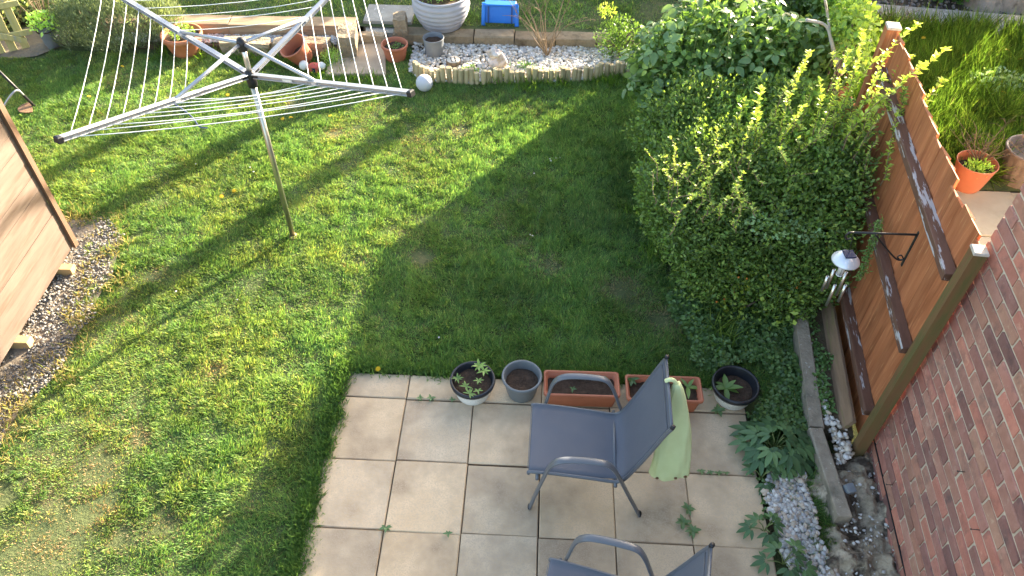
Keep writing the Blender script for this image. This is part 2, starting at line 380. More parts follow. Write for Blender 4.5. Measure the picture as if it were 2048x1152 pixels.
# ------------------------------------------------------------------ grass
def grass(name, n, bx, by, mask, zf, Lr, Wr, label, seed, lushf=None, cols=None):
    r = np.random.default_rng(seed)
    x = r.uniform(*bx, n); y = r.uniform(*by, n)
    k = mask(x, y); x, y = x[k], y[k]
    z = zf(x, y) if callable(zf) else np.full(len(x), zf)
    P = np.stack([x, y, z - .004], 1); k = onscreen_np(P, 120); P = P[k]; x, y = x[k], y[k]
    # tufting: keep probability from fine noise, thin where the lawn is bare
    tuft = vnoise(x, y, 14, 5); patch = vnoise(x, y, 1.1, 6) * .6 + vnoise(x, y, 3.1, 7) * .4
    lush = lushf(x, y, patch) if lushf else np.clip((patch - .25) * 2, 0, 1)
    k = r.random(len(x)) < (.42 + .9 * tuft) * (.70 + .4 * lush) * np.clip(.34 + lush * 3.2, 0, 1); P, x, y, lush, tuft = P[k], x[k], y[k], lush[k], tuft[k]
    n = len(P)
    comb = vnoise(x, y, 5, 8) * 2 * math.pi * 2
    az = comb + r.normal(0, 1.2, n); lean = np.abs(r.normal(.72, .38, n))
    D = np.stack([np.cos(az) * np.sin(lean), np.sin(az) * np.sin(lean), np.maximum(np.cos(lean), .08)], 1)
    Nn = np.stack([-np.cos(az) * np.cos(lean), -np.sin(az) * np.cos(lean), np.sin(lean)], 1) + r.normal(0, .25, (n, 3))
    L = (Lr[0] + (Lr[1] - Lr[0]) * r.random(n) ** 1.3) * (1 + .35 * np.clip((x + 1.6) / 1.2, 0, 1)) * (.55 + .55 * lush) * (.6 + .75 * tuft)
    W = r.uniform(*Wr, n)
    base = np.array([[.115, .215, .065], [.16, .27, .075], [.085, .17, .06], [.20, .29, .085], [.28, .32, .11]]) if cols is None else np.array(cols)
    ci = r.choice(len(base), n, p=np.array([.3, .27, .2, .15, .08]) if cols is None else None); colr = base[ci]
    straw = np.array([.27, .235, .135]); ps = np.clip(.30 - .55 * lush + 1.1 * (vnoise(x, y, 4.5, 17) * .55 + vnoise(x, y, 11, 16) * .45 - .58), .03, .6)
    if lushf is lawn_lush:
        for bx_, by_, br in BARE: ps = ps + .75 * np.exp(-(np.hypot(x - bx_, y - by_) / (br * .8)) ** 2)
    s = r.random(n) < ps; colr[s] = straw * r.uniform(.6, 1.15, (s.sum(), 1)); L[s] *= .8
    colr = colr * r.uniform(.6, 1.45, (n, 1)) * (.8 + .4 * vnoise(x, y, 2.3, 9))[:, None]
    yel = np.clip(vnoise(x, y, 2.8, 18) * .6 + vnoise(x, y, 9, 19) * .4 - .35, 0, .5)[:, None] * 2
    colr = colr * (1 + yel * (1 - .85 * np.clip((x + 1.7) / 1.2, 0, 1))[:, None] * np.array([.6, .2, .1]))  # less yellow on the lusher right half, tinting in its shade too
    o = foliage(name, P, D, Nn, L, W, colr, M['grass'], None, .12, .38)
    tag(o, label, 'grass', kind='stuff'); return o

SLABA = [(-2.23, 7.05), (-1.60, 7.09), (-1.70, 7.70), (-2.23, 7.64)]
EDGE = spline([(-1.30, 7.12, 0), (-1.16, 7.02, 0), (-.75, 6.99, 0), (-.3, 7.03, 0), (.2, 7.08, 0), (.6, 7.16, 0), (.95, 7.27, 0)], 10)
BED = [(-1.40, 7.75), (-1.36, 7.15)] + [(p.x, p.y) for p in EDGE] + [(1.3, 7.35), (1.3, 7.75)]
BARE = [(at(845, 515).x, at(845, 515).y, .13), (at(1100, 530).x, at(1100, 530).y, .14), (at(1245, 580).x, at(1245, 580).y, .2), (at(1330, 640).x, at(1330, 640).y, .2), (at(920, 262).x, at(920, 262).y, .12), (at(590, 210).x, at(590, 210).y, .11),
        (at(310, 550).x, at(310, 550).y, .11), (at(120, 1060).x, at(120, 1060).y, .22), (at(200, 940).x, at(200, 940).y, .14), (at(210, 1010).x, at(210, 1010).y, .10), (at(330, 1050).x, at(330, 1050).y, .12), (at(280, 880).x, at(280, 880).y, .10), (at(250, 1075).x, at(250, 1075).y, .12), (at(665, 265).x, at(665, 265).y, .13), (at(60, 1120).x, at(60, 1120).y, .22), (at(430, 740).x, at(430, 740).y, .09)]
def lawn_mask(x, y):
    wob = .10 * (vnoise(x, y, 4, 12) - .5) + .05 * (vnoise(x, y, 17, 13) - .5); wg = .38 * (vnoise(x, y, 6, 14) - .5) + .25 * (vnoise(x, y, 19, 15) - .5)
    k = ~((x > -1.215 + wob * .6) & (y < 3.285 + wob * .5) & (x < 1.6))
    k &= ~inpoly(x + wg, y + wg, GRAVEL)
    k &= ~((x < -3.6) & (y < 4.5)); k &= ~inpoly(x, y, SLABA); k &= ~inpoly(x, y, BED)
    k &= ~((x > 1.85) | ((x > 1.05) & (y > 4.3)))
    k &= ~((y > 7.38) & (x < -2.2)); k &= ~((x < -5.25) & (y > 7.2)); k &= y < 7.6
    return k
def lawn_lush(x, y, patch):
    lu = np.clip((patch - .12) * 1.9, 0, 1)
    rightside = np.clip((x + 1.6) / 1.2, 0, 1)
    lu = np.clip(lu + .25 * rightside, 0, 1)
    left = np.clip((-1.7 - x) / 1.4, 0, 1) * np.clip((4.2 - y) / 1., 0, 1)
    lu = lu - .30 * left - .18 * np.clip((-1.9 - x) / 1.2, 0, 1) * np.clip((5.6 - y) / 1., 0, 1)
    edge = np.exp(-((x + 1.3) / .28) ** 2) * (y < 3.6) + np.exp(-((y - 3.38) / .16) ** 2) * (x > -1.3)
    lu = lu + .55 * edge
    lu = np.maximum(lu, .32)
    for bx_, by_, br in BARE:
        d = np.hypot(x - bx_, (y - by_)); lu = lu - .95 * np.exp(-(d / (br * .8)) ** 2)
    return np.clip(lu, 0, 1.15)
grass('grass', 1750000, (-7, 1.9), (1.2, 7.65), lawn_mask, lawn_z, (.024, .054), (.0032, .006), 'short patchy lawn grass, half in low sun and half in shade', 21, lawn_lush)
grass('upper_grass', 110000, (-7, 1.6), (7.95, 9.9), lambda x, y: (y > 7.97) & ~((x > -2.0) & (x < -1.45) & (y < 8.35)) & (np.hypot(x + 1.1, y - 7.96) > .25), UZ, (.03, .07), (.004, .007), 'dark shaded grass of the upper lawn behind the low wall', 22)
grass('long_grass', 150000, (2.55, 7), (5.72, 8.35), lambda x, y: x > 2.3 + .11 * (y - 2.78), 0, (.10, .25), (.005, .009), 'long unmown grass in the garden beyond the fence', 23,
      lambda x, y, p: np.clip(.55 + .6 * vnoise(x, y, 2.2, 15), 0, 1), [[.11, .19, .03], [.14, .23, .038], [.08, .15, .026], [.18, .25, .05]])
# a few longer tufts that stand out
def tufts(name, spots, label, mat=M['grass'], L=(.08, .16), nb=60, cols=((.10, .19, .025), (.15, .24, .04)), spread=.07):
    PP = []; 
    for (x, y, z) in spots:
        q = rng.normal(0, spread, (nb, 2)); PP.append(np.stack([x + q[:, 0], y + q[:, 1], np.full(nb, z)], 1))
    P = np.concatenate(PP); n = len(P); az = rng.uniform(0, 6.28, n); lean = np.abs(rng.normal(.5, .3, n))
    D = np.stack([np.cos(az) * np.sin(lean), np.sin(az) * np.sin(lean), np.cos(lean)], 1)
    Nn = np.stack([-np.cos(az) * np.cos(lean), -np.sin(az) * np.cos(lean), np.sin(lean)], 1)
    return tag(foliage(name, P, D, Nn, rng.uniform(*L, n), rng.uniform(.005, .009, n), mixcols(n, cols), mat), label, 'grass', kind='stuff')
sp = []
for p in EDGE[::2]: sp += [(p.x + random.uniform(-.05, .05), p.y - .07, 0)] * (0 if p.x < -.45 else random.choice([0, 0, 1, 1]))
for q in [(1010, 160), (985, 165), (1100, 160), (1075, 168), (690, 165), (640, 160), (730, 165), (560, 130), (540, 120), (650, 110), (660, 130), (470, 110), (500, 115), (420, 115), (330, 110), (1280, 430), (1300, 520), (1420, 690), (1450, 680)]: sp.append(tuple(at(*q)))
tufts('grass_tufts', sp, 'longer tufts of grass along the bed edging and lawn borders')

fr = [(-1.30 + random.uniform(-.03, .03), random.uniform(1.3, 3.3), 0.0) for _ in range(150)] + [(random.uniform(-1.3, 1.3), 3.30 + random.uniform(-.02, .03), 0.0) for _ in range(130)]
tufts('edge_grass', fr, 'grass flopping over the edges of the patio slabs', L=(.035, .085), nb=34, spread=.028, cols=((.10, .19, .05), (.14, .23, .06), (.08, .15, .045)))
ge = []
for a_, b_ in zip(GRAVEL[1:12], GRAVEL[2:13]):
    for k in range(7): t_ = random.random(); ge.append((a_[0] + (b_[0] - a_[0]) * t_ + random.gauss(-.06, .10), a_[1] + (b_[1] - a_[1]) * t_ + random.gauss(0, .06), 0))
tufts('dry_tufts', ge, 'dry straw-coloured tufts along the gravel strip by the shed', L=(.03, .08), nb=24, spread=.05, cols=((.30, .23, .11), (.36, .28, .14), (.16, .20, .06)))
# ------------------------------------------------------------------ patio
pb = MB(); pb.box(((PATIO[0][0] + PATIO[1][0]) / 2, 1.73, -.04), (2.755, 3.06, .05))
patio = tag(pb.build('patio', M['joint']), kind='structure')
cols_x = [-1.28, -.8225, -.365, .0925, .550, 1.006, 1.46]
rows_y = [3.262, 3.058, 2.578, 2.110, 1.642, 1.175, .71, .25]
def slab_mesh(sx, sy, t, mat, name='slab'):
    b = MB(); b.box((0, 0, -t / 2), (sx, sy, t), b=.006, jit=.0022); return b.mesh(name, mat)
var = {}
for ci in range(6):
    for ri in range(7):
        x0, x1 = cols_x[ci], cols_x[ci + 1]; y1, y0 = rows_y[ri], rows_y[ri + 1]
        key = (ri == 0, (ci * 3 + ri) % 4)
        if key not in var: var[key] = slab_mesh(.4512, (y1 - y0) - .0062, .035, M['slab'])
        o = link('slab', var[key], patio, ((x0 + x1) / 2 + random.uniform(-.0015, .0015), (y0 + y1) / 2, .010 + random.uniform(-.003, .003)),
                 (random.uniform(-.004, .004), random.uniform(-.004, .004), random.uniform(-.004, .004)))

# ------------------------------------------------------------------ pebbles and stones (stuff)
ico = bmesh.new(); bmesh.ops.create_icosphere(ico, subdivisions=1, radius=1.0)
ICO_V = np.array([v.co for v in ico.verts]); ICO_F = np.array([[v.index for v in f.verts] for f in ico.faces]); ico.free()
def stones(name, P, size, cols, label, cat='gravel', flat=.65, seed=3, shards=False):
    r = np.random.default_rng(seed); n = len(P); nv = len(ICO_V)
    base = ICO_V[None] * (1 + r.normal(0, .16 if not shards else .28, (n, nv, 1)))
    s = r.uniform(*size, n)[:, None] * np.stack([r.uniform(.8, 1.35, n), r.uniform(.65, 1., n), r.uniform(flat * .7, flat * 1.2, n)], 1)
    V = base * s[:, None]; a = r.uniform(0, 6.28, n); ca, sa = np.cos(a), np.sin(a); tl = r.normal(0, .35, n); ct, st = np.cos(tl), np.sin(tl)
    y, z = V[..., 1] * ct[:, None] - V[..., 2] * st[:, None], V[..., 1] * st[:, None] + V[..., 2] * ct[:, None]
    x = V[..., 0]; V = np.stack([x * ca[:, None] - y * sa[:, None], x * sa[:, None] + y * ca[:, None], z], -1) + P[:, None]
    F = ICO_F[None] + (np.arange(n) * nv)[:, None, None]
    colr = np.array(cols)[r.choice(len(cols), n)] * r.uniform(.75, 1.15, (n, 1))
    o = link(name, np_mesh(name, V.reshape(-1, 3), F.reshape(-1, 3), M['pebbles'], np.repeat(colr, nv, 0), smooth=not shards))
    return tag(o, label, cat, kind='stuff')
def scatter(n, bx, by, poly, z=0, seed=1, wob=0.0, zj=.01):
    r = np.random.default_rng(seed); x = r.uniform(*bx, n); y = r.uniform(*by, n)
    w = wob * (vnoise(x, y, 5, 20) - .5); k = inpoly(x + w, y + w, poly); x, y = x[k], y[k]
    P = np.stack([x, y, z + r.uniform(-zj, zj, len(x))], 1); return P[onscreen_np(P, 150)]
sheet('gravel_path', GRAVEL, .006, M['earth'])
Pg = scatter(36000, (-4.8, -2.7), (1.5, 5.2), GRAVEL, .012, 5, .15); dn = vnoise(Pg[:, 0], Pg[:, 1], 2.2, 22); Pg = Pg[(rng.random(len(Pg)) < np.clip(dn * 2.2 - .5, .06, 1))]
stones('slate_gravel', Pg, (.005, .0140), [(.20, .19, .17), (.165, .165, .165), (.26, .24, .21), (.14, .14, .145), (.23, .20, .16), (.31, .295, .27)], 'grey and buff angular gravel strip beside the pale wooden shed', flat=.45, shards=True)
BEDZ = .03
sheet('bed_soil', BED, .012, M['soil'])
Pb = scatter(9000, (-1.5, 1.35), (6.9, 7.8), BED, BEDZ, 6, .03, .012)
kx = vnoise(Pb[:, 0], Pb[:, 1], 3.2, 24); Pb = Pb[rng.random(len(Pb)) < np.clip(1.5 - kx * 1.0, .2, 1)]
stones('white_gravel', Pb, (.013, .026), [(.66, .63, .57), (.74, .72, .68), (.56, .51, .44), (.48, .42, .33), (.6, .57, .55)], 'white pebbles filling the raised bed behind the log edging')
PEB = [tuple(at(*p)[:2]) for p in [(1535, 945), (1600, 940), (1625, 1000), (1640, 1090), (1680, 1175), (1600, 1175), (1545, 1060), (1520, 1000)]]
stones('pale_pebbles', scatter(9000, (1.3, 2.1), (1.5, 2.9), PEB, .028, 7, .05, .014), (.011, .023), [(.50, .48, .45), (.60, .58, .54), (.43, .40, .36), (.54, .45, .35), (.40, .40, .40)], 'grey and white pebbles between the patio slabs and broken concrete')
KST = [tuple(at(*p)[:2]) for p in [(1612, 700), (1632, 760), (1650, 830), (1690, 880), (1700, 930), (1665, 945), (1640, 850), (1618, 770)]]
stones('kerb_pebbles', scatter(2600, (1.7, 2.2), (2.3, 3.8), KST, .075, 8, .05, .03), (.010, .024), [(.6, .52, .42), (.68, .62, .54), (.5, .4, .28), (.72, .69, .64)], 'cream pebbles lodged between the concrete kerb and fence foot')

# ------------------------------------------------------------------ log roll edging
er = empty('log_edging', EDGE[0], 'row of short upright half-round logs edging the white pebble bed', 'edging')
lm = []
for k in range(5):
    b = MB(); h = .125 + .012 * k; R = .026 + .001 * k
    b.lathe([(R, 0), (R, h - .006), (R * .86, h), (.0005, h + .001)], 9, smooth=False); lm.append(b.mesh('log', M['log']))
d = 0; last = EDGE[0]; nxt = 0
for k in range(1, len(EDGE)):
    seg = (EDGE[k] - EDGE[k - 1]).length
    while d + seg >= nxt:
        t = (nxt - d) / seg; p = EDGE[k - 1].lerp(EDGE[k], t)
        link('log', random.choice(lm), er, (p.x - EDGE[0].x + random.uniform(-.006, .006), p.y - EDGE[0].y + random.uniform(-.008, .008), .012), (random.uniform(-.06, .06), random.uniform(-.06, .06), random.uniform(0, 6)))
        nxt += .058
    d += seg

# ------------------------------------------------------------------ low retaining wall of concrete walling blocks
rw = empty('retaining_wall', (-1.62, 7.70, 0), 'low retaining wall of weathered buff blocks behind the pebble bed', 'wall', rz=.012)
bmv = []
for k in range(4):
    b = MB(); b.box((.22, .09, .062), (.432, .175, .135), b=.010, jit=.006); bmv.append(b.mesh('block', M['block']))
for k in range(7): link('block', bmv[k % 4], rw, (.44 * k + .002, random.uniform(-.01, .01), random.uniform(-.006, .004)), (0, random.uniform(-.015, .015), random.uniform(-.02, .02)))
b = MB(); b.box((1.54, .10, .045), (3.06, .13, .09)); b.build('mortar_core', M['joint'], rw)

# stone stumps either side of the steps
def rough_block(name, c, dims, label, mat=None, rot=(0, 0, 0), cat='stone', seed=0, sub=3, amp=.18):
    bm = bmesh.new(); bmesh.ops.create_cube(bm, size=1.0); bmesh.ops.subdivide_edges(bm, edges=bm.edges[:], cuts=sub, use_grid_fill=True)
    r = np.random.default_rng(seed)
    for v in bm.verts:
        co = v.co.copy(); l = max(abs(co.x), abs(co.y), abs(co.z)); rad = co.length
        v.co = co * (1 - .28 * max(0, rad - .5)) + Vector(r.normal(0, amp * .13, 3))
        v.co = Vector((v.co.x * dims[0], v.co.y * dims[1], v.co.z * dims[2]))
    me = bpy.data.meshes.new(name); bm.to_mesh(me); bm.free(); me.materials.append(mat or M['stone'])
    o = link(name, me, None, c, rot)
    return tag(o, label, cat)
rough_block('stone_stump', (-2.06, 7.52, .14), (.20, .30, .30), 'tall weathered golden stone standing at the left of the garden steps', rot=(.1, .05, .1), seed=1)
rough_block('stone_stump', (-1.53, 7.80, .16), (.14, .20, .30), 'small crumbling stone beside the big pale ribbed planter', rot=(0, -.05, .1), seed=2)
rough_block('edging_stone', (-2.55, 7.50, .07), (.62, .16, .17), 'long mossy stone behind the tipped terracotta pot', rot=(0, 0, .03), seed=3)
rough_block('edging_stone', (-3.15, 7.47, .07), (.56, .17, .16), 'long mossy stone next to the big bowl-shaped terracotta pot', rot=(0, 0, -.02), seed=4)
rough_block('edging_stone', (-1.86, 7.74, .06), (.34, .10, .12), 'low buff riser stone at the back of the stepping slab', rot=(0, 0, .03), seed=5)
# steps
def flag(name, poly, z0, z1, label, mat, cat='slab'):
    n = len(poly); b = MB(); c = Vector((sum(p[0] for p in poly) / n, sum(p[1] for p in poly) / n))
    q = [c + (Vector(p) - c) * .985 for p in poly]
    vs = [(p[0], p[1], z0) for p in poly] + [(p[0], p[1], z1 - .008) for p in poly] + [(p[0], p[1], z1) for p in q]
    fs = [tuple(range(2 * n, 3 * n))] + [(i, (i + 1) % n, n + (i + 1) % n, n + i) for i in range(n)] + [(n + i, n + (i + 1) % n, 2 * n + (i + 1) % n, 2 * n + i) for i in range(n)]
    b.add(vs, fs); return tag(b.build(name, mat), label, cat)
flag('stepping_slab', SLABA, -.02, .03, 'sunlit buff slab in the grass at the foot of the steps', M['slab'])
flag('step_slab', [(-1.93, 7.80), (-1.60, 7.80), (-1.60, 7.95), (-1.95, 7.95)], -.02, .10, 'narrow concrete step slab just above the buff foot slab', M['concrete'])
flag('step_slab', [(-1.98, 7.955), (-1.44, 7.955), (-1.44, 8.34), (-1.98, 8.34)], .0, .15, 'wide lichen-spotted concrete slab at the top of the steps', M['concrete'])
# timber sleeper and strip of gravel before it
sb = empty('timber_sleeper', (-3.45, 7.78, 0), 'long weathered timber sleeper holding up the dark upper lawn', 'sleeper', rz=.035)
b = MB(); b.box((.0, 0, .12), (1.36, .20, .17), b=.008, jit=.004); b.build('beam', M['sleeper'], sb, (.74, 0, 0)); b.build('beam', M['sleeper'], sb, (-.63, .01, -.004), (0, 0, .01))
GS = [(-4.6, 7.50), (-2.15, 7.56), (-2.1, 7.72), (-4.6, 7.66)]
stones('sleeper_gravel', scatter(9000, (-4.6, -2), (7.4, 7.8), GS, .075, 9, .03, .012), (.010, .02), [(.58, .56, .53), (.66, .65, .62), (.46, .43, .40)], 'strip of pale gravel in front of the timber sleeper')
b = MB(); b.box((-3.4, 7.60, .03), (2.5, .24, .07)); tag(b.build('gravel_ledge', M['soil']), kind='structure')

# ------------------------------------------------------------------ shed at the left
sh = empty('wooden_shed', (-3.65, 4.33, 0), 'pale wooden shed wall of horizontal boards at the left edge', 'shed', rz=.012)
pl = MB(); pl.add([(-.004, 0, 0), (-.004, -2.3, 0), (0, 0, 0), (0, -2.3, 0), (-.001, 0, .116), (-.001, -2.3, .116), (-.018, 0, .116), (-.018, -2.3, .116), (-.02, 0, 0), (-.02, -2.3, 0)],
       [(2, 3, 5, 4), (4, 5, 7, 6), (6, 7, 9, 8), (8, 9, 3, 2), (2, 4, 6, 8), (3, 9, 7, 5)])
pv = [pl.mesh('board', M['shed'])]
for k in range(16): link('board', pv[0], sh, (random.uniform(-.002, .002), -.002, .075 + k * .119))
b = MB(); b.box((-.91, -1.15, 1.02), (1.76, 2.29, 1.92)); b.build('shed_body', M['shed'], sh)
b = MB(); b.box((.012, .022, 1.03), (.026, .05, 1.94), b=.003); b.build('corner_trim', M['shedtrim'], sh)
for yy in (-.22, -.95, -1.7):
    b = MB(); b.box((-.90, yy, .036), (1.98, .07, .07), b=.004); b.build('bearer', M['ply'], sh)
b = MB()
for s in (-1, 1): b.box((-.9 + s * .5, -1.15, 2.17), (1.08, 2.5, .03), Matrix.Rotation(s * .35, 3, 'Y'))
b.build('roof', M['shedroof'], sh)

# ------------------------------------------------------------------ picket panel, top left
pk = empty('picket_fence', (-5.46, 7.46, 0), 'mossy yellowish picket fence panel in the top left corner', 'fence', rz=.55)
for k in range(9):
    b = MB(); b.box((-.10 - k * .12, 0, .33), (.075, .022, .66), b=.004); b.build('picket', M['picket'], pk)
for zz in (.18, .5):
    b = MB(); b.box((-.55, -.024, zz), (1.15, .024, .06), b=.003); b.build('rail', M['picket'], pk)
b = MB(); b.box((-.5, -.05, .34), (1.0, .02, .06), Matrix.Rotation(.5, 3, 'Y'), b=.003); b.build('brace', M['picket'], pk)
sheet('bare_earth', [(-5.75, 7.1), (-5.35, 7.25), (-5.15, 7.5), (-5.2, 8.0), (-5.6, 8.0), (-6.2, 7.4)], .008, M['earth'])

# ------------------------------------------------------------------ boundary fence
FRZ = -math.atan2(.10, .995); F0 = Vector((2.12, 2.79, 0))
def fpos(lx, ly, lz):
    return Matrix.Rotation(FRZ, 3, 'Z') @ Vector((lx, ly, lz)) + F0
fe = empty('panel_fence', F0, 'orange-brown close-boarded fence with flaking dark rails, beside the brick wall', 'fence', rz=FRZ)
b = MB(); b.box((0, 0, .875), (.066, .066, 1.85), b=.005); po = b.build('post', M['post'], fe)
b = MB(); b.box((0, 0, 1.806), (.07, .07, .02), b=.004); b.build('post_top', M['postcap'], po)
bms = []
for k in range(4):
    h = 1.70 + .012 * k; b = MB(); w = .118
    e = [random.uniform(-.006, .006) for _ in range(4)]
    vs = [(0, 0, -.04), (.016, 0, -.04), (.007, w, -.04), (0, w, -.04)] + [(0, 0, h + e[0]), (.016, 0, h + e[1]), (.007, w, h + e[2]), (0, w, h + e[3])]
    b.add(vs, [(3, 2, 1, 0), (4, 5, 6, 7), (0, 1, 5, 4), (1, 2, 6, 5), (2, 3, 7, 6), (3, 0, 4, 7)]); bms.append(b.mesh('board', M['fence']))
tip = []
for k in range(20):
    ly = .012 + k * .1045 + (.016 if k >= 1 else 0) + (.004 if k > 0 else 0)
    link('board', bms[(k * 7) % 4], fe, (.030 + random.uniform(0, .003), ly, .06 + random.uniform(-.012, .012)), (random.uniform(-.005, .005), random.uniform(-.004, .004), random.uniform(.05, .075)))
for (zz, ya, yb) in ((1.53, .085, 2.10), (.94, .085, 2.10), (.32, .09, 2.10)):
    b = MB(); b.box((-.006, (ya + yb) / 2, zz), (.066, yb - ya, .052), b=.004, jit=.002)
    b.build('rail', M['rail'], fe)
b = MB(); b.box((-.085, 1.06, .10), (.028, 1.9, .20), Matrix.Rotation(.38, 3, 'Y'), b=.004); b.build('gravel_board', M['gravelboard'], fe)
b = MB(); b.box((0, 2.19, .88), (.085, .085, 1.84), b=.005); po = b.build('post', M['fence'], fe)
b = MB(); b.box((0, 2.19, 1.806), (.09, .09, .02), b=.004); b.build('post_top', M['postcap'], po)
# lower run of fence beyond
f2 = empty('low_fence', fpos(0, 2.30, 0), 'lower orange fence run with short post, half buried in brambles', 'fence', rz=FRZ)
b = MB(); b.box((.02, .52, .46), (.09, .09, .92), b=.005); po = b.build('post', M['fence'], f2)
b = MB(); b.box((.02, .52, .928), (.1, .1, .018), b=.004); b.build('post_top', M['terradirty'], po)
for k in range(24): link('board', bms[k % 4], f2, (.07, -.02 + k * .1045, -.78 + random.uniform(-.01, .01)), (0, 0, .06))

# ------------------------------------------------------------------ brick wall of the neighbouring building
WRZ = -.072; W0 = Vector((2.195, 2.872, 0))
bw = empty('brick_wall', W0, 'red brick side wall of the neighbouring building at the right edge', 'wall', rz=WRZ)
b = MB(); b.box((1.7558, -2.5, 1.25), (3.5, 4.99, 2.8)); b.build('mortar_core', M['mortar'], bw)
brv = []
for k in range(7):
    b = MB(); b.box((.052, -.1075, .0325), (.104, .2105, .0628), b=.0035, jit=.0022); brv.append(b.mesh('brick', M['brick']))
half = []
for k in range(3):
    b = MB(); b.box((.052, -.051, .0325), (.104, .098, .0628), b=.0035, jit=.002); half.append(b.mesh('brick', M['brick']))
cand = []
Rw = Matrix.Rotation(WRZ, 3, 'Z')
for c in range(34):
    z = -.07 + c * .0752; y = 0.0; first = (c % 2 == 1); k = 0
    while y > -2.2:
        ln = .102 if (first and k == 0) else .215
        wp = Rw @ Vector((0, y - ln / 2, z + .03)) + W0
        D = wp - CAM; zz = D.dot(fw); px = 1024 + FPX * D.dot(rt) / zz; py = 576 - FPX * D.dot(upv) / zz
        out = max(px - 2048, py - 1152, 0); cand.append((out, c, k, y, z, ln)); y -= ln + .0105; k += 1
cand.sort(key=lambda q: q[0])
for out, c, k, y, z, ln in cand[:296]:
    me = random.choice(half if ln < .15 else brv)
    link('brick', me, bw, (random.uniform(-.0025, .0), y + random.uniform(-.002, .002), z + random.uniform(-.0015, .0015)), (random.uniform(-.01, .01), random.uniform(-.008, .008), random.uniform(-.004, .004)))
b = MB(); b.box((.012, -1.25, .1515), (.034, 2.5, .007)); b.build('damp_course', M['black'], bw)
for (px, py) in ((1940, 945), (1784, 970), (1977, 1062)):
    best = None
    d = fw + rt * ((px - 1024) / FPX) - upv * ((py - 576) / FPX); t = 2.16 / d.x; q = CAM + d * t
    loc = Rw.inverted() @ (q - W0)
    b = MB(); b.tube([(0.01, 0, 0), (-.035, 0, 0)], .0022, 6); b.lathe([(.0005, 0), (.005, 0), (.005, .002), (.0005, .002)], 8, (-.036, 0, 0), rot=Matrix.Rotation(math.pi / 2, 3, 'Y'))
    b.build('nail', M['iron'], bw, (0, loc.y, loc.z))

ff = MB(); ff.add([(1.90, 2.95, .085), (2.10, 2.86, .085), (2.26, 4.3, .095), (1.96, 4.3, .095), (1.90, 2.95, -.05), (2.10, 2.86, -.05), (2.26, 4.3, -.05), (1.96, 4.3, -.05)], [(0, 1, 2, 3), (4, 5, 1, 0), (4, 0, 3, 7)])
tag(ff.build('fence_foot_soil', M['soil']), kind='structure')
# concrete kerb lengths and broken concrete at the wall foot
def kerb(p, q, label, h=.12, w=.052):
    p, q = Vector(p), Vector(q); b = MB(); L_ = (q - p).length
    b.box((0, 0, h / 2 - .03), (w, L_, h + .06), b=.008, jit=.004); o = b.build('concrete_kerb', M['kerb'], None, ((p.x + q.x) / 2, (p.y + q.y) / 2, 0), (random.uniform(-.03, .03), random.uniform(-.03, .03), math.atan2(-(q.x - p.x), q.y - p.y)))
    return tag(o, label, 'kerb')
kerb((1.865, 2.905), (1.965, 3.95), 'far length of concrete kerb running under the hedge', .13, .095)
kerb((1.895, 2.285), (1.852, 2.895), 'near length of concrete kerb ending by the broken concrete', .12, .088)
xs = np.linspace(1.62, 2.215, 90); ys = np.linspace(1.2, 2.80, 220); X, Y = np.meshgrid(xs, ys, indexing='ij')
Z = .035 + .10 * (vnoise(X, Y, 4.5, 30) - .45) + .085 * (np.abs(vnoise(X, Y, 9, 31) - .5) * 2 - .4) + .045 * (vnoise(X, Y, 26, 32) - .5) + .02 * (vnoise(X, Y, 60, 34) - .5) + .06 * np.clip((X - 2.0) / .2, 0, 1)
Z -= .10 * np.clip((1.84 - X) / .16, 0, 1) + .10 * np.clip((Y - 2.55) / .2, 0, 1)
Z = np.maximum(Z, -.03)
V = np.stack([X + .02 * (vnoise(X, Y, 14, 33) - .5), Y, Z], -1).reshape(-1, 3); ny = len(ys)
i, j = np.meshgrid(np.arange(len(xs) - 1), np.arange(ny - 1), indexing='ij'); a = (i * ny + j).ravel()
tag(link('broken_concrete', np_mesh('broken_concrete', V, np.stack([a, a + ny, a + ny + 1, a + 1], 1), M['rubble'], k=4, smooth=True)), 'lumpy broken concrete haunching at the foot of the brick wall', 'rubble')
stones('concrete_crumbs', scatter(520, (1.8, 2.2), (1.5, 2.7), [(1.8, 1.5), (2.2, 1.5), (2.22, 2.7), (1.9, 2.65)], .05, 10, 0, .03), (.004, .014), [(.5, .48, .44), (.3, .27, .22), (.62, .6, .56)], 'loose crumbs scattered over the broken concrete')
rough_block('slate_offcut', (1.965, 2.47, .10), (.055, .06, .07), 'small square grey stone offcut leaning against the kerb', M['slate'], (.2, .1, .3), 'stone', 9, 1, .1)

# ------------------------------------------------------------------ neighbour's paving and edge
npv = MB(); npv.box((4.6, 4.25, -.06), (4.6, 2.6, .06)); npat = tag(npv.build('neighbour_patio', M['joint']), kind='structure')
for cx in range(5):
    for cy in range(4):
        key = ('n', (cx + cy) % 3)
        if key not in var: var[key] = slab_mesh(.595, .595, .04, M['nslab'])
        link('slab', var[key], npat, (2.66 + cx * .602, 5.24 - cy * .602, .004 + random.uniform(-.002, .002)), (0, 0, random.uniform(-.004, .004)))
flag('concrete_strip', [(3.6, 8.35), (7.5, 7.85), (7.5, 8.4), (3.6, 8.85)], -.02, .10, 'weathered concrete edge strip beyond the long grass', M['concrete'], 'kerb')
sheet('dark_border', [(2.9, 8.8), (8.5, 8.45), (8.5, 11), (2.9, 11)], .02, M['joint'])
stones('border_chips', scatter(3000, (2.9, 7.5), (8.5, 10.2), [(2.9, 8.9), (7.5, 8.5), (7.5, 10.2), (2.9, 10.2)], .03, 12), (.012, .03), [(.10, .10, .10), (.2, .19, .18), (.3, .29, .28)], 'dark chippings behind the concrete edge strip')

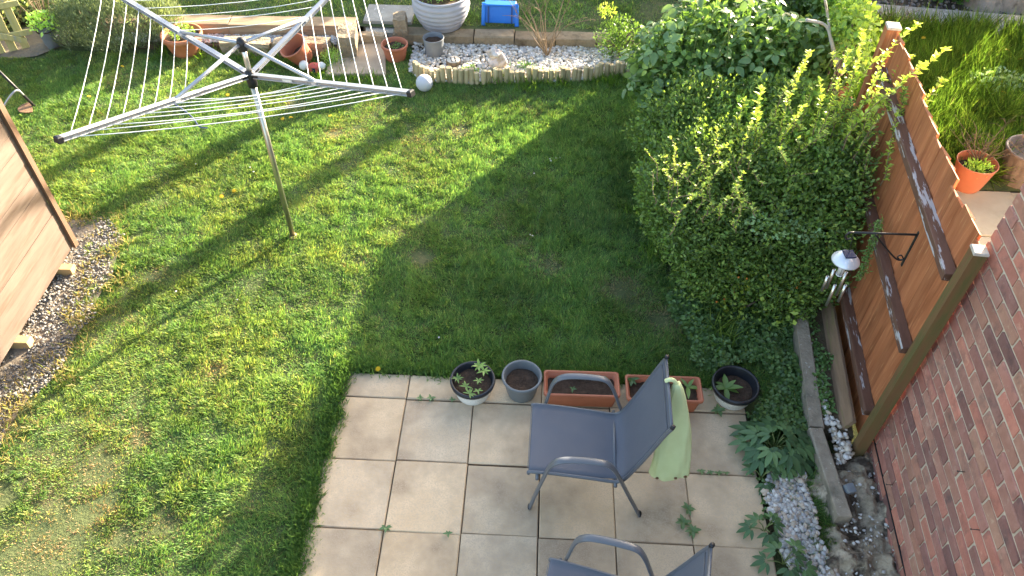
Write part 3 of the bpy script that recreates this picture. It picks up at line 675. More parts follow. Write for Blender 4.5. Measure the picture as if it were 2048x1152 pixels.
# ================================================================== OBJECTS
def bar(b, p, q, w, h, up=(0, 0, 1)):
    """rectangular bar from p to q (w across, h along up)"""
    p, q = Vector(p), Vector(q); t = (q - p); L_ = t.length; t.normalize(); s = t.cross(Vector(up)).normalized(); u = s.cross(t)
    R = Matrix((t, s, u)).transposed(); b.box((p + q) / 2, (L_, w, h), R, b=min(w, h) * .18)

# ------------------------------------------------------------------ rotary clothes dryer
RB = Vector((-1.975, 4.621, 0))
rd = empty('rotary_clothes_line', RB, 'silver four-armed rotary washing line standing open on the lawn', 'clothes line')
b = MB(); b.tube([(0, 0, -.1), (0, 0, 1.46)], .0205, 16); b.build('pole', M['pole'], rd)
b = MB(); b.lathe([(.024, 0), (.04, .004), (.04, .01), (.022, .02)], 14, (0, 0, .0)); b.build('ground_socket', M['ply'], rd)
b = MB(); b.tube([(0, 0, 1.46), (0, 0, 1.72)], .017, 12); b.build('upper_mast', M['steel'], rd)
b = MB(); b.lathe([(.02, 1.40), (.033, 1.405), (.035, 1.46), (.028, 1.475), (.034, 1.49), (.034, 1.515), (.02, 1.525)], 16); lowhub = b.build('lower_hub', M['black'], rd)
b = MB(); b.lathe([(.02, 1.675), (.032, 1.68), (.034, 1.735), (.028, 1.76), (.001, 1.77)], 16); b.build('upper_hub', M['black'], rd)
ARM = 1.36; PH = math.radians(62); tips = []
for k in range(4):
    a = PH + k * math.pi / 2; u = Vector((math.cos(a), math.sin(a), 0)); p = u * .03 + Vector((0, 0, 1.495)); q = u * ARM + Vector((0, 0, 1.80)); tips.append((p, q))
    b = MB(); s = u.cross(Vector((0, 0, 1)))
    up_ = s.cross((q - p).normalized())
    bar(b, p, q, .012, .034, up_)
    for sg in (-1, 1): bar(b, p + s * sg * .012 + up_ * .013, q + s * sg * .012 + up_ * .013, .012, .007, up_)
    for sg in (-1, 1): bar(b, p + s * sg * .010 - up_ * .014, q + s * sg * .010 - up_ * .014, .008, .006, up_)
    arm = b.build('arm', M['alu'], rd)
    b = MB(); bar(b, q - (q - p).normalized() * .004, q + (q - p).normalized() * .03, .040, .044, up_); b.build('end_cap', M['black'], arm)
    b = MB(); j = p.lerp(q, .43) + up_ * .012; h = u * .03 + Vector((0, 0, 1.725)); b.tube([h, j], .0125, 10); b.build('strut', M['alu'], rd)
    b = MB(); m = p.lerp(q, .43); bar(b, m - (q - p).normalized() * .02, m + (q - p).normalized() * .02, .032, .03, up_); b.build('joint', M['cap'], arm)
    b = MB(); bar(b, u * .02 + Vector((0, 0, 1.497)), u * .075 + Vector((0, 0, 1.507)), .026, .026); b.build('bracket', M['black'], arm)
for k in range(4):
    (p0, q0), (p1, q1) = tips[k], tips[(k + 1) % 4]
    for i in range(8):
        f = .965 - i * .082; A = p0.lerp(q0, f); B_ = p1.lerp(q1, f); mid = (A + B_) / 2
        A = A.lerp(mid, .012); B_ = B_.lerp(mid, .012); A.z -= .006; B_.z -= .006
        sag = .018 + .022 * random.random()
        b = MB(); b.tube([A.lerp(B_, t) - Vector((0, 0, sag * 4 * t * (1 - t))) for t in (0, .15, .3, .5, .7, .85, 1)], .0026, 6); b.build('line', M['line'], rd)
# sticker and loose cord
p, q = tips[3]; b = MB(); t_ = (q - p).normalized(); s_ = t_.cross(Vector((0, 0, 1))).normalized(); c_ = p.lerp(q, .25) - Vector((0, 0, .0)) + s_ * .0135
bar(b, c_ - t_ * .045, c_ + t_ * .045, .0012, .02, s_.cross(t_)); b.build('sticker', M['white'], rd)
p, q = tips[2]; A = p.lerp(q, .45); b = MB(); b.tube(spline([A + Vector((0, 0, -.02)), A + Vector((.06, -.05, -.01)), A + Vector((.12, -.06, -.07)), A + Vector((.15, -.07, -.13)), A + Vector((.2, -.07, -.14))], 6), .005, 6); b.build('drawstring', M['bluecord'], rd)

# ------------------------------------------------------------------ garden chairs
def make_chair(label):
    t = empty('garden_chair', (.375, 2.54, 0), label, 'chair', 'grey sling garden chairs on the patio')
    prof = spline([(-.352, .392), (-.335, .412), (-.18, .404), (.02, .378), (.13, .362), (.175, .372), (.215, .435), (.30, .68), (.355, .86), (.385, .935)], 6)
    ny = 13; vs = []; fs = []
    for sgn, off in ((0, 0), (1, -.004)):
        for i, p in enumerate(prof):
            x, z = p.x, p.y; T = (prof[min(i + 1, len(prof) - 1)] - prof[max(i - 1, 0)]).normalized(); nx, nz = -T.y, T.x
            mid_ = math.sin(math.pi * i / (len(prof) - 1))
            for j in range(ny):
                v = j / (ny - 1) * 2 - 1; sg = -.016 * (1 - v * v) * mid_ + .0015 * math.sin(9 * v + i * .4) * mid_
                hw = .228 - .010 * math.exp(-((i - 26) / 7) ** 2)
                vs.append((x + nx * (sg + off), v * hw, z + nz * (sg + off)))
    n = len(prof)
    for s in (0, 1):
        for i in range(n - 1):
            for j in range(ny - 1):
                a = s * n * ny + i * ny + j; q = (a, a + ny, a + ny + 1, a + 1); fs.append(q if s else q[::-1])
    for i in range(n - 1):
        for j in (0, ny - 1):
            a = i * ny + j; fs.append((a, a + ny, a + ny + n * ny, a + n * ny))
    for i in (0, n - 1):
        for j in range(ny - 1):
            a = i * ny + j; fs.append((a, a + 1, a + 1 + n * ny, a + n * ny))
    b = MB(); b.add(vs, fs, True); slg = b.build('sling', M['sling'], t)
    for hi, dd in ((3, .02), (len(prof) - 5, .02)):
        b = MB(); P_ = prof[hi]; T = (prof[hi + 1] - prof[hi - 1]).normalized(); nx, nz = -T.y, T.x; q = [(P_.x + nx * .004, y, P_.y + nz * .004 - .008 * (1 - (y / .22) ** 2) * .6) for y in (-.212, -.1, 0, .1, .212)]
        b.tube(q, .0022, 5); b.build('hem_seam', M['chairframe'], slg)
    for sg in (-1, 1):
        b = MB(); b.tube([(p.x - .0, sg * .232, p.y - .010) for p in prof], .011, 8); rl = b.build('side_rail', M['chairframe'], t)
        b = MB(); b.tube([(.384, sg * .232, .925), (.388, sg * .232, .945)], .0125, 8); b.build('end_cap', M['black'], rl)
        y0 = sg * .245; y1 = sg * .285
        path = spline([(-.335, y0, 0), (-.30, y0 + sg * .008, .20), (-.262, y1 - sg * .012, .42), (-.235, y1, .555), (-.19, y1, .618), (-.12, y1, .640), (.0, y1, .640), (.075, y1, .622), (.118, y1 - sg * .006, .565), (.16, y1 - sg * .015, .46), (.245, y0 + sg * .006, .22), (.33, y0, 0)], 6)
        b = MB(); b.tube(path, .0095, 12, flat=2.3, up=(0, 1, 0)); fr = b.build('leg_and_arm_frame', M['chairframe'], t)
        for fx in (-.335, .33):
            b = MB(); b.tube([(fx, y0, -.001), (fx, y0, .022)], .0115, 10, flat=1.75, up=(0, 1, 0)); b.build('foot_cap', M['black'], fr)
    for (x, z) in ((-.30, .37), (.15, .345)):
        b = MB(); b.tube([(x, -.262, z), (x, .262, z)], .0105, 8); b.build('cross_bar', M['chairframe'], t)
    b = MB(); b.tube([(.383, -.228, .922), (.383, .228, .922)], .010, 8); b.build('top_bar', M['chairframe'], t)
    return t
def dup(root, loc, rz, label):
    r = root.copy(); C.objects.link(r); r.location = loc; r.rotation_euler = (0, 0, rz); r['label'] = label
    for ch in list(root.children):
        c = ch.copy(); C.objects.link(c); c.parent = r
        for g_ in ch.children:
            d_ = g_.copy(); C.objects.link(d_); d_.parent = c
    return r
ch1 = make_chair('grey sling garden chair with pale green cloth behind its back')
ch1.rotation_euler = (0, 0, -.022)
dup(ch1, (.452, 1.508, 0), -.19, 'grey sling garden chair cut off by the bottom edge of the picture')

# pale green cover leaning behind the chair
vs = []; fs = []; nS = 40; prof = [(.0, .118, .035, .872, 2.485), (.04, .117, .045, .872, 2.487), (.2, .108, .05, .866, 2.515), (.4, .090, .045, .852, 2.55), (.55, .070, .036, .838, 2.575), (.66, .050, .028, .826, 2.59), (.72, .036, .024, .818, 2.60), (.76, .020, .018, .812, 2.605)]
def interp(z):
    for a_, b_ in zip(prof, prof[1:]):
        if a_[0] <= z <= b_[0]:
            t = (z - a_[0]) / (b_[0] - a_[0]); return [a_[i] + (b_[i] - a_[i]) * t for i in range(5)]
    return list(prof[-1])
NL = 26
for k in range(NL):
    z = .76 * k / (NL - 1); _, hx, hy, cx, cy = interp(min(z, .76))
    for i in range(nS):
        a = 2 * math.pi * i / nS; fold = 1 + .10 * math.sin(3 * a + z * 7) * (1 - z * .6) + .07 * math.sin(7 * a - z * 13) + .05 * math.sin(13 * a + z * 5)
        x = math.copysign(abs(math.cos(a)) ** .75, math.cos(a)) * hx * (1 + (fold - 1) * .35); y = math.copysign(abs(math.sin(a)) ** .9, math.sin(a)) * hy * fold
        vs.append((cx + x, cy + y + .008 * math.sin(z * 16 + x * 30), z + .15 + .006 * math.sin(5 * a) * (k == 0)))
for k in range(NL - 1):
    for i in range(nS):
        j = (i + 1) % nS; fs.append((k * nS + i, k * nS + j, (k + 1) * nS + j, (k + 1) * nS + i))
fs.append(tuple(range((NL - 1) * nS, NL * nS)))
b = MB(); b.add(vs, fs, True); b.tube(spline([(.812, 2.605, .90), (.79, 2.603, .935), (.765, 2.60, .945), (.745, 2.60, .93)], 5), .012, 8)
cv = empty('canvas_cover', (0, 0, 0), 'pale green canvas cover hanging behind the grey garden chair', 'cover')
cl = b.build('canvas', M['cloth'], cv)
for (i, zz) in ((31, .045), (26, .04), (35, .05)):
    v = Vector(vs[1 * nS + i]); b = MB(); b.lathe([(.004, -.002), (.010, -.002), (.0105, .002), (.004, .003)], 10, (0, 0, 0), rot=Matrix.Rotation(math.pi / 2, 3, 'X')); b.build('eyelet', M['rust'], cv, (v.x, v.y - .004, zz + .14))

# ------------------------------------------------------------------ pots
def pot(name, loc, R, h, rb, label, mat, rim_mat=None, inner=None, rim=.02, lip=.012, soil=.75, cat='plant pot', group=None, rot=None, ribs=0, prof=None, soilmat='compost', seg=36):
    t = empty(name, loc, label, cat, group)
    if rot: t.rotation_euler = rot
    p = [(.001, 0), (rb * .96, 0), (rb, .006)]
    if prof: p += [(R * a_, h * z_) for a_, z_ in prof]
    else:
        for k in range(1, 8):
            q = k / 8; r = rb + (R - lip - rb) * (q ** .85)
            p.append((r + (.003 * math.sin(q * ribs * 2 * math.pi) if ribs else 0), h * q * (1 - rim / h)))
    b = MB(); b.lathe(p + [(R - lip, h - rim)], seg); body = b.build('body', mat, t)
    b = MB(); ri = R - lip - .006
    b.lathe([(R - lip - .001, h - rim - .002), (R - .002, h - rim), (R, h - rim * .5), (R - .003, h), (ri + .004, h), (ri, h - .006), (ri - (R - rb) * (1 - soil) * .9, h * soil - .02)], seg); b.build('rim', rim_mat or mat, t)
    sr = ri - (R - rb) * (1 - soil) * .8
    b = MB(); vs = [(0, 0, h * soil + .006)]; fs = []; rings = 7; n = 20
    for k in range(1, rings + 1):
        for i in range(n):
            a = 2 * math.pi * i / n; r = sr * k / rings; vs.append((r * math.cos(a), r * math.sin(a), h * soil + random.uniform(-.006, .006) - .004 * (k == rings)))
    for i in range(n): fs.append((0, 1 + i, 1 + (i + 1) % n))
    for k in range(rings - 1):
        for i in range(n): fs.append((1 + k * n + i, 1 + (k + 1) * n + i, 1 + (k + 1) * n + (i + 1) % n, 1 + k * n + (i + 1) % n))
    b.add(vs, fs, True); b.build('soil', M[soilmat], t)
    return t
pot('plant_pot', (-.374, 3.125, .010), .152, .165, .105, 'white speckled pot with black rim at the left of the row, full of seedlings', M['potwhite'], M['potblack'], rim=.03, soil=.72)
pot('plant_pot', (-.046, 3.150, .010), .136, .19, .092, 'plain grey plastic pot holding only bare soil', M['potgrey'], rim=.02, soil=.70)
pot('plant_pot', (1.380, 3.185, .010), .158, .155, .112, 'white speckled pot with black rim at the right end beside the ivy', M['potwhite'], M['potblack'], rim=.035, soil=.55)
pot('clay_pot', (-3.80, 7.43, 0), .215, .23, .135, 'big bowl-shaped terracotta pot beside the lavender bush', M['terradirty'], rim=.05, lip=.02, soil=.82)
pot('clay_pot', (-1.547, 7.43, 0), .143, .185, .098, 'round terracotta pot at the left end of the pebble bed', M['terra'], rim=.03, soil=.75)
pot('clay_pot', (-2.49, 7.30, .045), .150, .23, .10, 'tipped-over ribbed terracotta pot leaning among the weeds', M['terra'], rim=.02, soil=.35, rot=(.35, -.38, 0), ribs=4)
pot('slate_pot', (-1.142, 7.50, .03), .113, .20, .088, 'tall slate-grey pot standing on the white pebbles', M['potdark'], rim=.015, lip=.004, soil=.78)
rb_ = []
for k in range(29):
    q = k / 28; rb_.append((.70 + .33 * math.sin(q * 2.05) + .016 * math.sin(q * 2 * math.pi * 6), .02 + .9 * q))
pot('ribbed_planter', (-1.105, 7.975, .12), .30, .37, .20, 'big pale grey ribbed planter behind the low wall', M['planter'], rim=.03, lip=.012, soil=.86, prof=rb_, seg=44)
pot('clay_pot', (3.79, 5.60, .0), .172, .27, .115, 'terracotta pot with green sprouts in the garden beyond the fence', M['terra'], rim=.012, lip=.004, soil=.68)
# square-ish grey pot with lettuce-like plant
pot('grey_pot', (-5.27, 7.46, .01), .118, .24, .085, 'tapered grey pot between the picket fence and the lavender', M['potdark'], rim=.012, lip=.006, soil=.8, seg=4)
pot('clay_pot', (-5.30, 8.25, UZ), .2, .26, .14, 'terracotta pot half hidden behind the lavender bush', M['terradirty'], rim=.04, lip=.015)
# brown fluted pot, right edge
t = empty('fluted_pot', (4.28, 5.72, 0), 'brown fluted pot with dead stems at the right edge', 'plant pot')
vs = []; fs = []; n = 60
for k in range(9):
    q = k / 8
    for i in range(n):
        a = 2 * math.pi * i / n; r = (.14 + .075 * q) * (1 + .022 * math.sin(15 * a + q * 1.2)); vs.append((r * math.cos(a), r * math.sin(a), .32 * q))
for k in range(8):
    for i in range(n):
        j = (i + 1) % n; fs.append((k * n + i, k * n + j, (k + 1) * n + j, (k + 1) * n + i))
b = MB(); b.add(vs, fs, True); b.build('body', M['potbrown'], t)
b = MB(); b.lathe([(.205, .30), (.222, .32), (.215, .335), (.198, .33), (.19, .24), (.001, .245)], 36); b.build('rim', M['potbrown'], t)

def rrect(hx, hy, r, n=4):
    out = []
    for (sx, sy, a0) in ((1, 1, 0), (-1, 1, 90), (-1, -1, 180), (1, -1, 270)):
        for k in range(n + 1):
            a = math.radians(a0 + 90 * k / n); out.append((sx * (hx - r) + r * math.cos(a), sy * (hy - r) + r * math.sin(a)))
    return out
def trough(loc, hx, hy, h, label, rz=0):
    t = empty('planter_trough', loc, label, 'trough', rz=rz)
    def loft(layers, mat, name):
        b = MB(); vs = []; fs = []
        for (ax, ay, z) in layers: vs += [(x, y, z) for x, y in rrect(ax, ay, .022)]
        n = len(rrect(1, 1, .1))
        for k in range(len(layers) - 1):
            for i in range(n):
                j = (i + 1) % n; fs.append((k * n + i, k * n + j, (k + 1) * n + j, (k + 1) * n + i))
        b.add(vs, fs, True); me = b.build(name, mat, t)
        return me
    loft([(hx - .04, hy - .03, 0), (hx - .032, hy - .022, .004), (hx - .012, hy - .012, h - .022)], M['terra'], 'body')
    loft([(hx - .013, hy - .013, h - .024), (hx, hy, h - .022), (hx + .001, hy + .001, h - .006), (hx - .004, hy - .004, h), (hx - .012, hy - .012, h), (hx - .016, hy - .016, h - .006), (hx - .018, hy - .018, h - .018), (hx - .024, hy - .024, h - .020), (hx - .032, hy - .03, h * .5)], M['terra'], 'rim')
    b = MB(); nx, ny = 24, 9; vs = []; fs = []
    for i in range(nx + 1):
        for j in range(ny + 1): vs.append(((i / nx * 2 - 1) * (hx - .028), (j / ny * 2 - 1) * (hy - .028), h * .66 + random.uniform(-.008, .008)))
    for i in range(nx):
        for j in range(ny): a = i * (ny + 1) + j; fs.append((a, a + ny + 1, a + ny + 2, a + 1))
    b.add(vs, fs, True); b.build('soil', M['compost'], t)
    return t
trough((.352, 3.135, .011), .252, .104, .155, 'terracotta trough just right of the plain grey pot', .015)
trough((.897, 3.125, .011), .252, .104, .155, 'terracotta trough partly hidden by the chair back', .01)

# ------------------------------------------------------------------ leaves as separate pieces
def leafmesh(name, L, W, droop=.25, fold=.18, cols=((.1, .18, .05),), seg=4, leaflets=1, fan=0.0, stalk=0.0, mat=None, pair=False):
    """one leaf: 1..n leaflets fanned from the stalk tip; every leaflet a folded blade"""
    V = []; F = []; Cc = []
    for li in range(leaflets):
        an = (li - (leaflets - 1) / 2) * fan; ca, sa = math.cos(an), math.sin(an); sc = 1 - .28 * abs(li - (leaflets - 1) / 2) / max(1, (leaflets - 1) / 2) if leaflets > 1 else 1
        c = cols[random.randrange(len(cols))]; k0 = len(V)
        for k in range(seg + 1):
            q = k / seg; w = W * sc * .5 * (math.sin(math.pi * min(1, q * .93 + .05)) ** .8) * (1 - .25 * q); x = stalk + L * sc * q; z = L * sc * (-droop * q * q)
            for s in (-1, 0, 1):
                y = s * w; zz = z + abs(s) * w * fold * 2
                V.append((x * ca - y * sa if leaflets > 1 else x, x * sa + y * ca if leaflets > 1 else y, zz)); f_ = random.uniform(.92, 1.08); Cc.append([c[0] * f_, c[1] * f_, c[2] * f_])
        for k in range(seg):
            for s in (0, 1): a = k0 + k * 3 + s; F.append((a, a + 3, a + 4, a + 1))
    me = np_mesh(name, np.array(V), np.array(F), mat or M['glossleaf'], np.array(Cc), smooth=True, k=4)
    return me
def frame_rot(d, n):
    d = Vector(d).normalized(); n = Vector(n); n = (n - d * n.dot(d)).normalized(); y = n.cross(d)
    return Matrix((d, y, n)).transposed().to_euler()

def seedling(loc, n, L, W, label, cols, stem=.04, el=.6, cat='seedling', group=None, name='seedling', tiers=1):
    t = empty(name, loc, label, cat, group)
    ml = [leafmesh('leaf', L * s, W * s, .3, .15, cols) for s in (1, .8)]
    b = MB(); b.tube([(0, 0, -.01), (random.uniform(-.006, .006), random.uniform(-.006, .006), stem)], .0028, 5); b.build('stem', M['twigGreen'], t)
    for k in range(n):
        a = k * 2.4 + random.uniform(-.3, .3); tier = k % tiers; e = el + random.uniform(-.25, .25)
        d = Vector((math.cos(a) * math.cos(e), math.sin(a) * math.cos(e), math.sin(e)))
        link('leaf', ml[k % 2], t, (0, 0, stem * (1 - .35 * tier)), frame_rot(d, (0, 0, 1)))
    return t
M['twigGreen'] = pm('green_stem', (.12, .17, .05), (.2, .24, .08), 12, .7, 0)
GR = ((.12, .20, .05), (.16, .25, .06)); GL = ((.20, .31, .07), (.26, .36, .09)); GD = ((.06, .12, .035), (.09, .15, .045))
pz = .010 + .165 * .72
for (px, py, n, L, lab) in ((958, 735, 9, .055, 'tallest bright seedling at the back of the white pot of seedlings'), (968, 745, 7, .05, 'bright seedling leaning right at the back of the seedling pot'), (915, 760, 8, .042, 'seedling near the left rim of the seedling pot'), (932, 776, 7, .045, 'seedling left of centre in the seedling pot'), (957, 764, 6, .038, 'small seedling in the middle of the seedling pot'), (940, 790, 7, .045, 'seedling at the front rim of the seedling pot'), (956, 784, 5, .035, 'tiny seedling at the right front of the seedling pot')):
    p_ = at(px, py, pz + .03); seedling((p_.x, p_.y, pz), n, L, L * .36, lab, GL if L > .045 else GR, .045, .45)
tz = .011 + .155 * .66
for (px, py, n, L, lab, cc) in ((1163, 752, 6, .04, 'small green seedling at the centre of the left trough', GR), (1145, 778, 4, .03, 'tiny weed by the front rim of the left trough', GD), (1207, 757, 4, .03, 'tiny sprout at the right of the left trough', GR)):
    p_ = at(px, py, tz + .03); seedling((p_.x, p_.y, tz), n, L, L * .5, lab, cc, .03, .5)
p_ = at(1263, 760, tz + .03); seedling((p_.x, p_.y, tz), 7, .055, .03, 'dark leafy weed at the left end of the right trough', GD, .03, .5)
p_ = at(1375, 775, tz + .03); seedling((p_.x, p_.y, tz), 4, .095, .035, 'yellow-green broad-leaved plant flopping over the right trough', GR, .03, .35)
p_ = at(1452, 775, .12); seedling((p_.x, p_.y, .092), 7, .11, .045, 'lobed green weed in the pot at the right end', GR, .02, .35)
# weeds in the slab joints
wd = [((840, 797), 8, .028, 'grey-green weed in the joint left of the seedling pot'), ((862, 797), 9, .032, 'largest grey-green weed in the joint by the seedling pot'), ((905, 800), 7, .024, 'small weed tucked against the seedling pot'), ((772, 1056), 6, .04, 'grass-green weed at a slab corner near the lawn'), ((896, 1068), 5, .03, 'small weed in the slab joint near the bottom'), ((1100, 798), 6, .035, 'weed in front of the left trough'),
      ((1402, 943), 6, .03, 'first clover weed right of the green cover'), ((1420, 945), 6, .028, 'second clover weed right of the green cover'), ((1437, 946), 6, .03, 'third clover weed right of the green cover'), ((1452, 946), 5, .026, 'last clover weed in the joint before the ivy'),
      ((1376, 1018), 8, .045, 'upper leafy weed in the joint by the second chair'), ((1366, 1045), 8, .05, 'middle leafy weed in the joint by the second chair'), ((1385, 1062), 9, .05, 'lower leafy weed in the joint by the second chair'), ((1436, 822), 9, .05, 'leafy weed at the foot of the right-hand white pot')]
for (q, n, L, lab) in wd:
    p_ = at(*q, .02); seedling((p_.x, p_.y, .004), n, L, L * .55, lab, ((.10, .17, .07), (.13, .2, .08)), .02, .45, 'weed', None, 'weed', 2)

# ------------------------------------------------------------------ wind chime and bracket
BK = Vector((2.068, 3.215, 0))
bk = empty('hanging_bracket', (BK.x, BK.y, 1.30), 'black wrought iron bracket screwed to the fence rail', 'bracket')
b = MB(); bar(b, (0, 0, -.02), (0, 0, .235), .016, .006, (1, 0, 0)); b.build('back_plate', M['iron'], bk)
b = MB(); b.tube([(0, 0, .215), (-.34, .0, .215)], .0065, 8); b.tube(spline([(-.34, 0, .215), (-.365, 0, .21), (-.375, 0, .185), (-.36, 0, .165), (-.34, 0, .17)], 5), .006, 8); b.build('arm', M['iron'], bk)
b = MB(); b.tube(spline([(0, .0, .03), (-.03, .004, .02), (-.07, 0, .05), (-.15, 0, .13), (-.22, 0, .205)], 6), .005, 8); b.tube(spline([(-.005, 0, .03), (-.03, 0, .06), (-.045, 0, .045), (-.03, 0, .03)], 5), .004, 6); b.build('scroll_brace', M['iron'], bk)
wc = empty('wind_chime', (1.745, 3.205, 1.20), 'silver solar wind chime with hanging tubes in front of the fence', 'wind chime')
b = MB(); b.lathe([(.001, .165), (.032, .162), (.046, .152), (.076, .118), (.078, .112), (.070, .110), (.04, .135), (.001, .14)], 32); cp = b.build('cap', M['cap'], wc)
b = MB(); b.box((.002, -.006, .168), (.060, .060, .008), Matrix.Rotation(.1, 3, 'Z'), b=.001); b.build('solar_panel', M['solar'], cp)
b = MB(); b.tube([(0, 0, .125), (0, 0, .01)], .019, 14); b.lathe([(.02, .0), (.021, .008), (.001, -.004)], 14); b.build('crackle_tube', M['glassy'], wc)
b = MB(); b.tube([(.0, .0, .165), (-.012, 0, .25), (-.02, 0, .305)], .0018, 5); b.build('hanger', M['iron'], wc)
for k in range(5):
    a = k * 2 * math.pi / 5 + .5; x, y = .056 * math.cos(a), .056 * math.sin(a); L_ = .19 - .018 * ((k * 2) % 5); z0 = -.005 - .01 * k
    b = MB(); b.lathe([(.0075, z0 - L_), (.0085, z0 - L_), (.0085, z0), (.0065, z0), (.0065, z0 - L_)], 12, (x, y, 0)); tb = b.build('chime_tube', M['steel'], wc)
    b = MB(); b.tube([(x, y, z0 - .02), (x * .95, y * .95, .115)], .0011, 4); b.build('string', M['iron'], tb)

# ------------------------------------------------------------------ garden ornaments
b = MB(); pr = [(.085 * math.sin(a), .085 - .085 * math.cos(a)) for a in np.linspace(.02, math.pi - .02, 20)]; b.lathe(pr, 32)
gl = empty('globe_light', (-1.165, 6.84, .005), 'white ball lamp resting on the grass at the end of the log edging', 'lamp'); b.build('globe', M['globe'], gl)
b = MB(); b.lathe([(.03, -.005), (.032, .012), (.02, .014)], 16); b.build('base', M['black'], gl)
def lump(name, c, s, mat, parent=None, seed=0, amp=.16, sub=3):
    bm = bmesh.new(); bmesh.ops.create_icosphere(bm, subdivisions=sub, radius=1.0); r = np.random.default_rng(seed); o_ = r.uniform(0, 9, 3)
    for v in bm.verts:
        co = v.co; k = 1 + amp * (math.sin(co.x * 4 + o_[0]) * math.sin(co.y * 5 + o_[1]) + math.sin(co.z * 6 + o_[2]) * .7) + r.normal(0, amp * .12)
        v.co = Vector((co.x * s[0] * k, co.y * s[1] * k, co.z * s[2] * k))
    me = bpy.data.meshes.new(name); bm.to_mesh(me); bm.free(); me.polygons.foreach_set('use_smooth', [True] * len(me.polygons)); me.materials.append(mat)
    return link(name, me, parent, c)
og = empty('stone_ornament', (-.45, 7.22, .02), 'lumpy white stone ornament sitting among the pebbles', 'ornament')
lump('body', (0, 0, .11), (.085, .075, .12), M['ornament'], og, 1); lump('head', (-.04, -.02, .215), (.065, .055, .055), M['ornament'], og, 2, .2); lump('foot', (.04, -.05, .03), (.07, .05, .04), M['ornament'], og, 3)
lump('ear', (-.02, .0, .27), (.018, .016, .035), M['ornament'], og, 4, .1, 2)
rs = empty('log_slice', (-.92, 7.31, .03), 'small dark bark log slice with a split pale top on the pebbles', 'ornament', rz=.3)
b = MB(); b.lathe([(.075, 0), (.078, .05), (.07, .056)], 14); b.build('bark', M['bark'], rs); b = MB(); b.lathe([(.071, .05), (.07, .0575), (.001, .058)], 14); b.build('cut_face', M['whitestone'], rs)
for sx in (-.022, .02): b = MB(); b.box((sx, 0, .0585), (.010, .095, .004)); b.build('split', M['black'], rs)
gn = empty('painted_ornament', (-2.37, 7.10, .0), 'small red and white figure lying by the tipped terracotta pot', 'ornament')
lump('body', (.03, 0, .06), (.07, .05, .06), M['red'], gn, 5, .06); lump('head', (-.08, .02, .075), (.05, .048, .05), M['white'], gn, 6, .03); lump('cap', (.10, .03, .07), (.045, .045, .04), M['white'], gn, 7, .05)
b = MB(); b.box((.035, -.05, .06), (.03, .006, .05), b=.002); b.build('buckle', M['solar'], gn)
# blue step stool
st = empty('step_stool', (-.47, 8.02, UZ), 'bright blue plastic folding stool behind the low wall', 'stool', rz=-.02)
for s in (-1, 1):
    b = MB(); bar(b, (s * .185, -.02, 0), (s * .175, .03, .235), .045, .05, (0, 1, 0)); b.build('leg', M['blue'], st)
    b = MB(); bar(b, (s * .175, .17, 0), (s * .175, .06, .22), .03, .035, (0, 1, 0)); b.build('leg', M['bluedark'], st)
b = MB(); b.box((0, .005, .12), (.32, .02, .19), Matrix.Rotation(-.16, 3, 'X'), b=.006); b.build('panel', M['blue'], st)
b = MB(); b.box((0, .05, .222), (.345, .11, .022), b=.006); b.build('step', M['blue'], st)
for s in (-1, 1): b = MB(); b.box((s * .128, -.012, .12), (.018, .012, .18), Matrix.Rotation(-.16, 3, 'X'), b=.003); b.build('hinge_rail', M['bluedark'], st)

# spade-like tool and hooked rod, left edge
tl = empty('garden_hoe', at(72, 218), 'dark-handled garden tool with a brown rounded blade lying in the grass', 'garden tool')
b = MB(); e = at(-60, 85, .55) - at(72, 218); b.tube([(0, 0, .03), tuple(e)], .014, 8); b.build('handle', M['iron'], tl)
b = MB(); pr = [(.0, .0)] + [(-.02 - .13 * math.sin(a), -.10 * math.cos(a)) for a in np.linspace(0, math.pi, 14)]
b.add([(x, y, .035) for x, y in pr[1:]] + [(x, y, .028) for x, y in pr[1:]], [tuple(range(14)), tuple(reversed(range(14, 28)))] + [(i, (i + 1) % 14, 14 + (i + 1) % 14, 14 + i) for i in range(14)]); b.build('blade', M['rust'], tl, None, (0, 0, .45))
hk = empty('hooked_rod', at(-25, 250), 'bent grey metal rod hooked over at the left edge', 'rod')
b = MB(); o0 = at(-25, 250); pts = [Vector((0, 0, 0)), at(-8, 240, .25) - o0, at(12, 205, .40) - o0, at(26, 186, .46) - o0, at(36, 181, .46) - o0, at(47, 190, .40) - o0]; b.tube(spline(pts, 5), .009, 8); b.build('rod', M['alu'], hk)
# tool on the neighbour's concrete
nt_ = empty('black_handled_tool', at(2005, 62, .12), 'black-handled tool with a pale worn head lying on the concrete strip', 'garden tool')
o0 = at(2005, 62, .12); b = MB(); b.tube([at(2008, 55, .16) - o0, at(2090, 78, .16) - o0], .028, 10); b.build('handle', M['black'], nt_)
b = MB(); b.tube(spline([at(1992, 74, .13) - o0, at(1996, 62, .17) - o0, at(2004, 50, .19) - o0, at(2008, 40, .17) - o0], 5), [.02] + [.036] * 14 + [.02], 10); b.build('head', M['concrete'], nt_)

